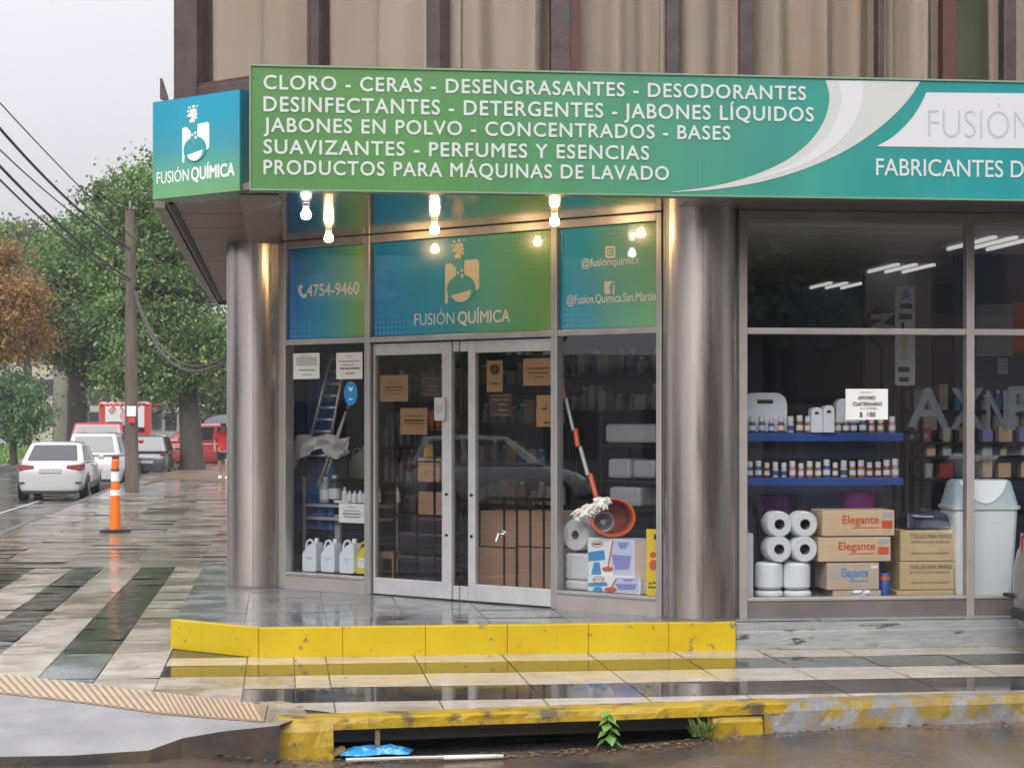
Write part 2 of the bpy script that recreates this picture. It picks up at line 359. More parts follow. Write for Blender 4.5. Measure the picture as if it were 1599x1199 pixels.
tstops = [(0, (.008, .27, .68)), (.35, (.03, .42, .66)), (.62, (.12, .47, .36)), (.85, (.17, .45, .15)), (1, (.21, .46, .09))]
M['tr_a'] = grad_mat('window_print_blue_green', [(0, (.008, .22, .70)), (.40, (.03, .40, .68)), (.75, (.13, .46, .28)), (1, (.28, .50, .08))], 0, .25, coat=.8)
M['tr_b'] = grad_mat('window_print_wide', tstops, 0, .25, coat=.8, vert=-.06)
M['tr_c'] = grad_mat('window_print_right', [(0, (.007, .44, .76)), (.25, (.02, .42, .66)), (.45, (.10, .44, .40)), (.8, (.15, .45, .22)), (1, (.18, .47, .14))], 0, .25, coat=.8)
M['logo_teal'] = mat('logo_teal', (.08, .42, .44), .35, coat=.4)
M['logo_teal_light'] = mat('logo_teal_light', (.04, .31, .36), .35)
M['logo_warm'] = mat('logo_warm_lit', (.80, .72, .56), .35, coat=.4)  # white logo print with the warm bulb light put into its colour
M['dot'] = mat('pale_halftone_dot', (.22, .52, .52), .35)
M['dot_y'] = mat('lime_halftone_dot', (.42, .55, .22), .35)
M['paper'] = mat('white_paper', (.80, .79, .76), .6, bump=.1, bscale=9)
M['tan_paper'] = mat('tan_paper', (.50, .36, .21), .7, bump=.1, bscale=9)
M['dark_paper'] = mat('dark_framed_paper', (.045, .035, .035), .5)
M['ink'] = mat('black_ink', (.03, .03, .032), .7)
M['carton'] = mat('brown_carton', (.62, .44, .26), .75, col2=(.67, .48, .30), vscale=3, bump=.05, bscale=20)
M['carton_d'] = mat('olive_carton', (.54, .40, .20), .75, col2=(.58, .43, .23), vscale=3)
M['carton_g'] = mat('greyish_carton', (.50, .39, .29), .75, col2=(.55, .43, .33), vscale=3)
M['red_ink'] = mat('red_print', (.60, .09, .03), .6); M['blue_ink'] = mat('blue_print', (.05, .27, .55), .6); M['dark_ink'] = mat('dark_print', (.10, .075, .04), .7)
M['tissue'] = mat('white_tissue', (.80, .80, .79), .9, bump=.12, bscale=22)
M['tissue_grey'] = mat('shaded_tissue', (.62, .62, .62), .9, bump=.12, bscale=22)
M['core'] = mat('grey_core', (.13, .12, .115), .8)
M['film'] = glass_mat('plastic_film', (.93, .93, .94), 1.25, .12)
M['blue_shelf'] = mat('blue_shelf', (.015, .075, .30), .4)
M['orange'] = mat('orange_plastic', (.72, .115, .03), .35); M['grey_pl'] = mat('grey_plastic', (.40, .41, .42), .4); M['chrome'] = mat('chrome', (.7, .7, .7), .12, metal=1)
M['mop'] = mat('white_mop_yarn', (.80, .78, .74), .9, bump=.5, bscale=40)
M['jug'] = mat('white_jug_plastic', (.76, .80, .83), .35); M['jug_y'] = mat('yellow_jug_plastic', (.72, .55, .03), .35); M['jug_g'] = mat('translucent_jug', (.42, .42, .41), .4)
M['bin'] = mat('white_bin_plastic', (.84, .86, .85), .35); M['bin_lid'] = mat('pale_grey_bin_lid', (.42, .50, .52), .35)
M['navy'] = mat('navy_plastic', (.015, .02, .05), .4); M['blue'] = mat('blue_cloth', (.02, .10, .30), .8); M['sky_blue'] = mat('bright_blue_sticker', (.012, .26, .58), .4)
M['yellow_board'] = mat('yellow_board', (.80, .56, .01), .45)
M['purple'] = mat('purple_print', (.26, .25, .55), .5); M['lilac'] = mat('lilac_print', (.55, .58, .78), .5)
M['cloth'] = mat('grey_white_plastic_sheet', (.50, .48, .46), .6, col2=(.40, .385, .37), vscale=4)
M['wood'] = mat('pale_wood', (.45, .33, .20), .6)
M['iron'] = mat('dark_iron', (.015, .013, .013), .5, metal=.5)
M['bulb_w'] = mat('warm_bulb_glow', (1, .66, .30), emis=100); M['bulb_c'] = mat('cool_bulb_glow', (.90, .95, 1), emis=30)
M['tube'] = mat('fluorescent_glow', (1, .98, .94), emis=.42)

def clip(bm, planes):
    for co, no in planes:
        bmesh.ops.bisect_plane(bm, geom=list(bm.verts)+list(bm.edges)+list(bm.faces), plane_co=co, plane_no=no, clear_outer=True)
def tile(mb, x0, x1, y0, y1, z, mi, gap=.004, tilt=.0015):
    dx, dy, dz = (random.uniform(-tilt, tilt) for _ in range(3))
    q = [(x0+gap, y0+gap, z-dx-dy), (x1-gap, y0+gap, z+dx-dy), (x1-gap, y1-gap, z+dx+dy), (x0+gap, y1-gap, z-dx+dy)]
    mb.quad(q, mi)
# ------------------------------------------------------------------ ground
mb = MB(); mb.quad([(-400, -300, ZR), (400, -300, ZR), (400, 700, ZR), (-400, 700, ZR)]); tag(mb.build('road', M['asphalt']), kind='structure')
KERB = Plane((0, 11.39), (1, .108))
mb = MB(); P = KERB.P
gz = lambda s: ZR+.010 + .072*max(0, min(1, (s-1.6)/1.6))**1.5 + .115*max(0, min(1, (.15-s)/.8))
V = []
for k in range(61):
    s = -2.2 + 12.2*k/60; V.append([mb.v(P(s, gz(s)*(1-u)+(ZR-.01)*u + (.006*math.sin(s*5+u*4) if 0 < u < 1 else 0), -.03+1.5*u**1.3)) for u in (0, .15, .3, .45, .6, .8, 1)])
for k in range(60):
    for i in range(6): mb.f([V[k][i], V[k+1][i], V[k+1][i+1], V[k][i+1]], 0, True)
tag(mb.build('gutter', M['gutter'], fixn=False), kind='structure')
for f in (): pass
tact_top = [(-160, 1042), (0, 1053), (130, 1067), (250, 1082), (330, 1091), (418, 1101)]
tact_bot = [(-160, 1068), (0, 1083), (130, 1098), (250, 1115), (330, 1122), (412, 1128)]
tt = [at_z(x, y, ZW) for x, y in tact_top]; tb = [at_z(x, y, ZW) for x, y in tact_bot]
mb = MB()   # base slab of the pavement, tiles lie on it
kin = lambda s: P(s, ZW - .006, -.16)
edge = [Vector((p.x, p.y, ZW-.006)) for p in tt]
sK = KERB.sz(435, 1100)[0]
pts = [Vector((-4.3, 13.6, ZW-.006))] + edge + [kin(sK), kin(9.5), Vector((9.5, 17.5, ZW-.006)), Vector((-.2, 17.5, ZW-.006)), Vector((-.2, 90, ZW-.006)), Vector((-4.3, 90, ZW-.006))]
mb.prism(pts, (0, 0, -.16)); tag(mb.build('pavement_bed', M['joint']), kind='structure')
mb = MB()
rows = [14.46, 13.98, 13.38, 12.74, 12.09]; xj = [-.83, -.25, .09, .325] + [.325+.66*k for k in range(1, 14)]
for r in range(4):
    for i in range(len(xj)-1):
        mi = 2 if (i == 0 and r in (2, 3)) or (i == 1 and r == 2) else (0 if r % 2 == 0 else 1)
        tile(mb, xj[i], xj[i+1], rows[r+1], rows[r], ZW, mi)
for i in range(len(xj)-1):              # last row runs out against the kerb
    a, b = xj[i], xj[i+1]; ya, yb = (11.39 + .108*q + .165 for q in (a, b))
    mb.quad([(a+.004, ya, ZW), (b-.004, yb, ZW), (b-.004, 12.086, ZW), (a+.004, 12.086, ZW)], 0 if i > 1 else 2)
bx = [-.83, -1.26, -1.66, -2.11, -2.46, -2.92, -3.36, -3.82, -4.28]
for k in range(8):
    y0 = 11.9
    while y0 < 23.4:
        y1 = min(y0 + (1.47 if y0 < 14 else .86), 23.5); near = y0 < 14.5
        tile(mb, bx[k+1], bx[k], y0, y1, ZW, (0 if k % 2 == 0 else 5) if near else ((6 if random.random() < .3 else 3) if k % 2 == 0 else 4), tilt=.004); y0 = y1
clip(mb.bm, [((-.78, 12.63, 0), (-.89, -1, 0))])
tag(mb.build('pavement', [M['cream'], M['dark'], M['worn_tan'], M['cream_l'], M['dark_l'], M['platform'], M['brown_l']], fixn=False), kind='structure')
mb = MB()
y = 23.5
while y < 88:
    st = .8 if y < 45 else 2.4; x = -4.28
    while x < -.3:
        x1 = min(x + (.82 if y < 45 else 2.05), -.22); tile(mb, x, x1, y, y+st, ZW, 0, gap=.0025, tilt=.007); x = x1
    y += st
tag(mb.build('worn_pavement', M['plaza'], fixn=False), kind='structure')
# tactile strip: slanting ridges on a base
mb = MB()
for i in range(len(tt)-1): mb.quad([q_+Vector((0, 0, .004)) for q_ in (tb[i], tb[i+1], tt[i+1], tt[i])], 0)
def along(pts, t):
    t *= len(pts)-1; i = min(int(t), len(pts)-2); return pts[i].lerp(pts[i+1], t-i)
n = 46
for k in range(n):
    a, b = k/n, (k+.55)/n; sh = -.045
    for (t0, t1, s0, s1) in ((0, 1, sh, 0),):
        q = []
        for (t, e) in ((a, 0), (b, 0), (b, 1), (a, 1)):
            u = min(max(t + (sh if e else 0), 0), 1); p = along(tb, u).lerp(along(tt, u), .04 + .92*e); q.append(Vector((p.x, p.y, ZW+.006)))
        mb.prism(q, (0, 0, .007), 1)
tag(mb.build('tactile_paving', [mat('tactile_base', (.26, .17, .11), .3, col2=(.34, .24, .16), vscale=5), mat('tactile_ridge', (.58, .44, .29), .3, col2=(.50, .37, .24), vscale=4)]), kind='structure')
# concrete ramp down to the road
up = [Vector((p.x, p.y, ZW+.001)) for p in tb] + [at_z(438, 1129, ZW+.001)]
lowpx = [(-160, 1190, .065), (0, 1181, .065), (110, 1179, .065), (232, 1171, .075), (285, 1152, .12), (350, 1141, .15), (437, 1132, .17)]
lo = [at_z(x, y, z) for x, y, z in lowpx]
mb = MB(); A = [mb.v(p) for p in up]; B = [mb.v(p) for p in lo]; Cc = [mb.v((p.x, p.y+.02, ZR-.02)) for p in lo]
for i in range(len(A)-1): mb.f([B[i], B[i+1], A[i+1], A[i]], 0, True); mb.f([Cc[i], Cc[i+1], B[i+1], B[i]], 1)
for f in list(mb.bm.faces): pass
tag(mb.build('kerb_ramp', [M['concrete'], M['gutter']], fixn=False), kind='structure')
# infill of worn pavement between tactile strip, ramp and kerb
q = [at_z(x, y, ZW+.0005) for x, y in ((402, 1096), (419, 1102), (413, 1128), (437, 1131), (480, 1116), (470, 1100), (440, 1094))]
mb = MB(); mb.prism([(p.x, p.y, ZW-.003) for p in q], (0, 0, .0045)); tag(mb.build('worn_pavement_patch', M['worn_tan']), kind='structure')
# front kerb with the storm drain
ks = lambda px: KERB.sz(px, 1140)[0]
mb = MB()
def kblock(a, b, z0, z1, d0, d1, mi, n=8, jit=.008):
    P = KERB.P; ph = random.uniform(0, 9); V = []
    for k in range(n+1):
        s0 = a+(b-a)*k/n; w1, w2 = (jit*(math.sin(s0*3.1+ph+q)*.5+math.sin(s0*11.3+ph*2+q)*.3+random.uniform(-.5, .5)) for q in (0, 2.2)); h = z1-z0
        ring = [(d0, z0), (d1+w1, z0), (d1+w1*.8-.003, z0+h*.45), (d1+w2-.008, z1-h*.2), (d1-.03+w2, z1-.004+w1*.3), (d0, z1)]
        V.append([mb.v(P(s0, z, d)) for d, z in ring])
    for k in range(n):
        for i in range(6): mb.f([V[k][i], V[k+1][i], V[k+1][(i+1) % 6], V[k][(i+1) % 6]], mi)
    mb.f(V[0], mi); mb.f(V[-1][::-1], mi)
kblock(ks(435), ks(519), ZR-.02, .155, -.20, .05, 0, 8, .012)
kblock(ks(1112), ks(1190), ZR-.02, .104, -.16, .02, 0, 8)
kblock(ks(436), ks(1226), .105, .178, -.17, .02, 0, 60)
tag(mb.build('yellow_kerb', M['yellow_worn']), kind='structure')
mb = MB(); kblock(ks(1192), ks(2300), ZR-.02, .172, -.17, .02, 0, 70, .014); tag(mb.build('grey_kerb', M['peeling']), kind='structure')
mb = MB(); mb.pbox(KERB, ks(510), ks(1125), -.4, .10, -.9, -.5); mb.pbox(KERB, ks(510), ks(1125), -.4, -.25, -.5, -.03)
tag(mb.build('storm_drain', M['black']), kind='structure')
# the raised platform in front of the shop
def plat(z): return [Vector(p+(z,)) for p in ((-.82, 21), (-.82, 15.1), (-.165, 14.44), (12, 14.44), (12, 17.2), (3, 17.2), (3, 21))]
mb = MB(); mb.prism(plat(.02), (0, 0, ZP-.026)); tag(mb.build('platform_base', M['grey_riser']), kind='structure')
mb = MB(); x = -.9
while x < 12:
    y = 14.3
    while y < 21.2: tile(mb, x, x+.62, y, y+.62, ZP, 0, tilt=.002); y += .62
    x += .62
clip(mb.bm, [((-.82, 15, 0), (-1, 0, 0)), ((-.165, 14.44, 0), (-S2, -S2, 0)), ((0, 14.44, 0), (0, -1, 0)), ((0, 21, 0), (0, 1, 0))])
tag(mb.build('platform_paving', M['platform'], fixn=False), kind='structure')
mb = MB(); PC = Plane((-.82, 15.1), (.665, -.66)); PF = Plane((0, 14.44), (1, 0)); Lc = math.hypot(.655, .66)
def yblock(pl, a, b):
    mb.pbox(pl, a+.0008, b-.0008, .165, ZP+.003, -.05, .03)
yblock(PC, -.02, .33); yblock(PC, .33, Lc+.005)
a = -.165
xe = PF.sz(1148, 990)[0]
while a < xe-.05: yblock(PF, a, min(a+.62, xe)); a += .62
tag(mb.build('yellow_step_edge', M['yellow'], bevel=.007), kind='structure')
mb = MB(); mb.pbox(PF, xe+.004, 11.9, .165, ZP-.07, -.05, .015); mb.pbox(PF, xe+.004, 11.9, ZP-.068, ZP+.002, -.2, -.02); tag(mb.build('grey_step_edge', M['grey_riser'], bevel=.012), kind='structure')
# left street: kerb, lawn, lane line
mb = MB(); mb.box(-4.42, -4.29, 13.6, 90, ZR-.02, ZW+.004); tag(mb.build('street_kerb', M['joint']), kind='structure')
mb = MB(); mb.box(-10.9, -10.7, 60, 140, ZR-.02, .16); tag(mb.build('lawn_kerb', M['concrete']), kind='structure')
mb = MB()
for k in range(3000):
    x = random.uniform(-26, -10.9); y = random.uniform(62, 130); h = random.uniform(.15, .45); a = random.uniform(0, 6.28); w_ = .12
    mb.quad([(x-w_*math.cos(a), y-w_*math.sin(a), .05), (x+w_*math.cos(a), y+w_*math.sin(a), .05), (x+.03, y, .05+h)] )
mb.quad([(-60, 60, .12), (-10.9, 60, .12), (-10.9, 150, .12), (-60, 150, .12)])
M['grass'] = mat('lawn_green', (.09, .17, .025), .7, col2=(.13, .22, .04), vscale=1)
tag(mb.build('grass', M['grass'], fixn=False), 'bright green lawn across the left street', 'grass', kind='stuff')
mb = MB(); a = at_z(-20, 806, ZR+.004); b = at_z(68, 779, ZR+.004); mb.quad([a, a+Vector((.09, .2, 0)), b+Vector((.09, .2, 0)), b]); tag(mb.build('lane_line', mat('white_road_paint', (.42, .42, .42), .4)), kind='structure')
# ------------------------------------------------------------------ the corner building
B = thing('corner_building', 'corner shop building with steel columns, slanted glass entrance and brown curtained upper floor', 'building', (1.5, 16.5, 0))
E = lambda px: ENTR.sz(px, 600)[0]
W_ = lambda px: WIN.sz(px, 600)[0]
def column(cx, cy, r=.285):
    mb = MB(); mb.lathe([(r, ZP-.01), (r, 3.60)], (cx, cy, 0), seg=64); c = mb.build('column', M['steel'], B)
    for a_ in (200, 262, 330): q = Vector((cx+r*math.cos(R(a_)), cy+r*math.sin(R(a_)), 0)); MB().tube([q+Vector((0, 0, ZP)), q+Vector((0, 0, 3.59))], .0022, 5).build('sheet_seam', M['taupe'], c)
    mb = MB(); mb.lathe([(r+.004, ZP), (r+.004, ZP+.025)], (cx, cy, 0), seg=64); mb.build('base_ring', M['taupe'], c)
column(3.24, 14.70); column(-.22, 18.02)
# soffits, canopy body, edge
mb = MB(); mb.prism([Vector(p+(ZS,)) for p in ((-.87, 26.7), (-.87, 14.45), (-.30, 13.88), (-.21, 13.68), (.0, 13.68), (.0, 17.9), (-.15, 26.7))], (0, 0, .05)); mb.build('soffit', M['board'], B)
mb = MB(); mb.prism([Vector(p+(ZS+.004,)) for p in ((.004, 13.68), (3.0, 13.68), (3.05, 15.2), (.004, 18.0))], (0, 0, .05)); mb.build('entrance_soffit', M['slat'], B)
mb = MB(); mb.prism([Vector(p+(ZS+.002,)) for p in ((3.004, 13.68), (12, 13.68), (12, 15.0), (3.05, 15.0))], (0, 0, .05)); mb.build('front_soffit', M['taupe'], B)
mb = MB(); mb.prism([Vector(p+(ZS+.06,)) for p in ((-.85, 26.6), (-.85, 14.47), (-.22, 13.84), (-.18, 13.78), (12, 13.78), (12, 22), (.1, 22), (.1, 26.6))], (0, 0, .62)); mb.build('canopy_body', M['brown'], B)
mb = MB(); mb.box(-.955, -.875, 14.75, 26.75, ZS-.03, ZS+.05); mb.box(-.87, -.1, 26.7, 26.8, ZS-.05, ZS+.2); mb.build('canopy_edge', M['gutter_metal'], B)
mb = MB(); mb.box(-.84, -.80, 14.6, 26.7, ZS-.02, ZS); mb.build('soffit_trim', M['ink'], B)
mb = MB(); mb.box(-.30, -.02, 13.95, 18.0, ZS-.018, ZS-.001); mb.build('soffit_beam', M['gutter_metal'], B)
# entrance framing
mb = MB(); zt, zb = 2.62, 2.67; D0, D1 = -.06, .03
for a, b in ((438, 449), (572, 580.5), (863, 873), (1027.5, 1036)): mb.pbox(ENTR, E(a), E(b), ZP, ZS, D0, D1)
for a, b in ((449, 572), (580.5, 863), (873, 1027.5)):
    mb.pbox(ENTR, E(a), E(b), zt, zb, D0+.005, D1-.004); mb.pbox(ENTR, E(a), E(b), ZS-.07, ZS, D0+.005, D1-.004)
for a, b in ((449, 572), (873, 1027.5)): mb.pbox(ENTR, E(a), E(b), .515, .545, D0+.005, D1+.004)
mb.build('entrance_frame', M['alu'], B, bevel=.006)
mb = MB()
for a, b in ((449, 572), (873, 1027.5)): mb.pbox(ENTR, E(a), E(b), ZP, .514, D0+.005, D1-.006)
mb.build('sill_panel', M['taupe_l'], B)
mb = MB()
for a, b in ((1036, 1040), (434, 438)): mb.pbox(ENTR, E(a), E(b), ZP, ZS, -.05, .0)
mb.build('dark_seal', M['ink'], B)
for a, b in ((449, 572), (873, 1027.5)):
    f = MB().pbox(ENTR, E(a), E(b), .545, zt, -.022, -.016).build('glass_pane', M['glass'], B)
def door(x0, x1, wide_l, wide_r):
    d0, d1 = -.06, -.005; a, b = E(x0), E(x1); la, lb = E(x0+wide_l), E(x1-wide_r)
    mb = MB()
    if wide_l: mb.pbox(ENTR, a, la, ZP+.012, zt-.012, d0, d1)
    mb.pbox(ENTR, lb, b, ZP+.012, zt-.012, d0, d1)
    mb.pbox(ENTR, la, lb, zt-.115, zt-.012, d0, d1-.003); mb.pbox(ENTR, la, lb, ZP+.012, ZP+.155, d0, d1-.003)
    o = mb.build('door', M['white_alu'], B, bevel=.006)
    MB().pbox(ENTR, la, lb, ZP+.155, zt-.115, -.036, -.030).build('glass', M['door_glass'], o); return o
dl = door(582, 704, 2.5, 15); dr = door(730, 861, 11, 1.5)
mb = MB(); mb.pbox(ENTR, E(681), E(697), 1.93, 2.13, -.005, .03); lk = mb.build('door_lock', M['white_alu'], dl, bevel=.008)
mb = MB(); mb.pbox(ENTR, E(685), E(693), 2.0, 2.07, .03, .036); mb.build('lock_plate', M['grey_pl'], lk)
mb = MB()
for px, z in ((697, 1.3), (697, .95), (736, 1.3), (736, .95)): mb.lathe([(.013, 0), (.013, .012), (0, .014)], ENTR.P(E(px), z, -.006), (-S2, -S2, 0), 10)
mb.build('door_bolt', M['iron'], dl)
mb = MB()
for z0, z1 in ((zt-.10, zt-.012), (ZP+.012, ZP+.13)):
    for a, b in ((705.5, 715), (717, 729)): mb.pbox(ENTR, E(a), E(b), z0, z1, -.055, -.012)
mb.build('pivot_block', M['white_alu'], B, bevel=.004)
MB().pbox(ENTR, E(704.5), E(729.5), ZP+.13, zt-.1, -.04, -.034).build('gap_glass', M['door_glass'], B)
mb = MB()
for px in (714, 722): mb.pbox(ENTR, E(px), E(px+2.5), ZP+.13, zt-.1, -.06, -.045)
mb.build('gap_bar', M['iron'], B)
mb = MB(); mb.tube([ENTR.P(E(781), .98, -.04), ENTR.P(E(781), .98, .02), ENTR.P(E(779), .92, .035)], .014, 8); mb.lathe([(.03, 0), (.03, .012), (0, .016)], ENTR.P(E(781), .985, -.03), (-S2, -S2, 0), 12); mb.build('handle', M['chrome'], dr)
# right shop windows
mb = MB(); wl = [(1153, 1166), (1508, 1520), (1866, 1878), (2230, 2242)]
for a, b in wl: mb.pbox(WIN, W_(a), W_(b), ZP+.0, ZS, -.07, .03)
for i in range(3):
    a, b = W_(wl[i][1]), W_(wl[i+1][0]); mb.pbox(WIN, a, b, 2.605, 2.655, -.065, .026); mb.pbox(WIN, a, b, ZS-.085, ZS, -.065, .026); mb.pbox(WIN, a, b, .525, .553, -.065, .03)
mb.build('window_frame', M['taupe_l'], B, bevel=.006)
mb = MB()
for i in range(3): mb.pbox(WIN, W_(wl[i][1]), W_(wl[i+1][0]), ZP, .524, -.065, .02)
mb.pbox(WIN, W_(1146), W_(1153), ZP, ZS, -.06, .0)
mb.build('window_sill', M['taupe'], B)
for i in range(3):
    a, b = W_(wl[i][1]), W_(wl[i+1][0])
    MB().pbox(WIN, a, b, .553, 2.605, -.022, -.016).build('glass_pane', M['glass'], B); MB().pbox(WIN, a, b, 2.655, ZS-.085, -.022, -.016).build('glass_pane', M['glass'], B)
# upper floor
UZ0, UZ1, UZA = 4.41, 7.3, 4.64
U1 = lambda px: UPC.sz(px, 60)[0]; U2 = lambda px: UPM.sz(px, 60)[0]
cx_ = (15.33-14.2)                       # where the slanted and the straight wall meet
mb = MB(); mb.box(-.87, -.72, 16.3, 26.6, UZ0, UZ1); mb.prism([Vector(p+(UZ1,)) for p in ((-.95, 26.7), (-.95, 16.1), (1.05, 14.1), (14, 14.1), (14, 26.7))], (0, 0, .4)); mb.prism([Vector(p+(UZ0-.006,)) for p in ((-.80, 26.5), (-.80, 16.28), (1.15, 14.3), (14, 14.3), (14, 26.5))], (0, 0, -.12))
mb.prism([Vector(p+(ZS+.05,)) for p in ((-.6, 26.5), (-.6, 16.5), (1.25, 14.55), (14, 14.55), (14, 26.5))], (0, 0, UZ0-ZS-.2)); mb.box(-.7, 14, 26.3, 26.5, UZ0, UZ1); mb.box(13.8, 14, 14.3, 26.3, UZ0, UZ1)
mb.build('upper_wall', M['brown'], B)
mb = MB()
for a, b in ((275, 311), (487, 500), (669, 690)): mb.pbox(UPC, U1(a), U1(b), UZ0, UZ1, -.1, .03 if a != 487 else .02)
for a, b in ((690, 693), (860, 890), (1041, 1060), (1155, 1175), (1370, 1379), (1566, 1585), (1760, 1780), (1960, 1980), (2200, 2230)): mb.pbox(UPM, U2(a), U2(b), UZ0, UZ1, -.1, .03)
mb.pbox(UPC, U1(275), U1(490), UZ0-.02, UZA+.03, -.12, .02); mb.pbox(UPC, U1(490.5), U1(690), UZ0-.02, UZ0+.04, -.12, .05); mb.pbox(UPM, U2(690), U2(2230), UZ0-.02, UZ0+.04, -.12, .05)
mb.build('upper_frame', M['brown'], B, bevel=.008)
mb = MB()
for a, b in ((482, 487),): mb.pbox(UPC, U1(a), U1(b), UZ0+.04, UZ1, -.06, .02)
for a, b in ((890, 906), (1471, 1492)): mb.pbox(UPM, U2(a), U2(b), UZ0+.04, UZ1, -.09, .02)
mb.pbox(UPC, U1(311), U1(482), UZA+.031, UZA+.06, -.06, .01)
mb.build('red_frame', M['redbrown'], B)
def curtain(pl, a, b, folds, amp=.075, d=-.15):
    a -= .14; b += .14; mb = MB(); n = folds*14; ph = random.random()*6; vs = []
    for k in range(n+1):
        t = k/n; s = a+(b-a)*t; dd = d + amp*math.sin(t*folds*6.28+ph+.9*math.sin(t*folds*2.1)) + .25*amp*math.sin(t*folds*11.3+ph); vs.append((mb.v(pl.P(s, UZ0+.05, dd*1.0)), mb.v(pl.P(s+.02*math.sin(9*t+ph), 6.0, dd)), mb.v(pl.P(s, UZ1-.05, dd))))
    for k in range(n):
        for j in range(2): mb.f([vs[k][j], vs[k+1][j], vs[k+1][j+1], vs[k][j+1]], 0, True)
    return mb.build('curtain', M['curtain'], B, fixn=False)
for a, b, f in ((311, 487, 3), (500, 669, 3)):
    curtain(UPC, U1(a), U1(b), f); MB().pbox(UPC, U1(a), U1(b), UZ0+.04, UZ1, -.03, -.024).build('upper_pane', M['up_glass'], B)
for a, b, f in ((693, 860, 3), (906, 1041, 3), (1060, 1155, 2), (1175, 1370, 4), (1379, 1471, 3), (1492, 1566, 0), (1585, 1760, 3), (1780, 1960, 3)):
    if f: curtain(UPM, U2(a), U2(b), f)
    MB().pbox(UPM, U2(a), U2(b), UZ0+.04, UZ1, -.03, -.024).build('upper_pane', M['up_glass'], B)
mb = MB(); mb.pbox(UPM, U2(1470), U2(1720), UZ0+.05, UZ1, -.9, -.85); mb.build('green_room_wall', mat('pale_green_wall', (.20, .24, .16), .8, col2=(.24, .27, .19), vscale=2), B)
mb = MB(); mb.pbox(UPM, U2(1512), U2(1526), 4.97, 5.06, -.845, -.83); mb.build('wall_switch', mat('beige_switch', (.35, .33, .20), .5), B)
mb = MB(); mb.pbox(UPM, U2(690), U2(1478), UZ0+.03, UZ1, -.42, -.40); mb.pbox(UPC, U1(300), U1(690), UZ0+.03, UZ1, -.42, -.40); mb.build('inner_screen', M['wall_grey'], B)
# interior shell
mb = MB(); mb.prism([Vector(p+(.36,)) for p in ((.12, 17.85), (2.95, 15.02), (3.2, 14.75), (12, 14.75), (12, 21.4), (.12, 21.4))], (0, 0, .04)); mb.build('shop_floor', M['floor_in'], B)
mb = MB(); mb.prism([Vector(p+(3.50,)) for p in ((.12, 17.85), (2.95, 15.02), (3.2, 14.75), (12, 14.75), (12, 21.4), (.12, 21.4))], (0, 0, .05)); mb.build('shop_ceiling', M['ceil'], B)
mb = MB(); mb.box(.0, 12.1, 21.4, 21.5, .3, 3.55); mb.box(12, 12.1, 14.7, 21.4, .3, 3.55); mb.build('back_wall', M['wall_dark'], B)
mb = MB(); mb.box(.0, .11, 17.95, 21.4, .3, 3.55); mb.box(-.15, -.05, 18.3, 26.6, .1, 3.56); mb.build('side_wall', M['wall_grey'], B)
mb = MB(); mb.box(4.25, 4.35, 18.6, 21.4, .4, 3.5); mb.box(4.0, 4.1, 18.0, 18.6, .4, 3.5); mb.box(5.9, 6.6, 19.0, 19.1, .4, 3.5); mb.build('partition', M['wall_grey'], B)
mb = MB(); mb.pbox(WIN, W_(1166), W_(2220), .44, .535, -1.0, -.072); mb.pbox(ENTR, E(449), E(572), .44, .53, -.9, -.065); mb.pbox(ENTR, E(873), E(1027), .44, .53, -.8, -.065); mb.build('display_ledge', M['taupe'], B)
mb = MB(); gb = []
for px in (771, 791, 812, 833, 853): mb.pbox(ENTR, E(px), E(px+2), .5, 1.28, -.14, -.125)
mb.pbox(ENTR, E(742), E(861), 1.26, 1.29, -.14, -.125)
for px in (600, 634, 662, 679): mb.pbox(ENTR, E(px), E(px+2), .5, 2.2, -.14, -.125)
mb.build('security_grille', M['iron'], B)
for px, py, wpx in ((1548, 372, 100), (1402, 413, 72), (1300, 441, 45)):
    p = at_z(px, py, 3.49); k = wpx/100; d = (p.y)/16
    mb = MB(); mb.box(p.x-.30, p.x+.30, p.y-.6, p.y+.6, 3.455, 3.495); f = mb.build('light_fixture', M['white'], B)
    mb = MB()
    for j in (-.18, 0, .18): mb.box(p.x+j-.014, p.x+j+.014, p.y-.57, p.y+.57, 3.43, 3.452)
    mb.build('tube', M['tube'], f)

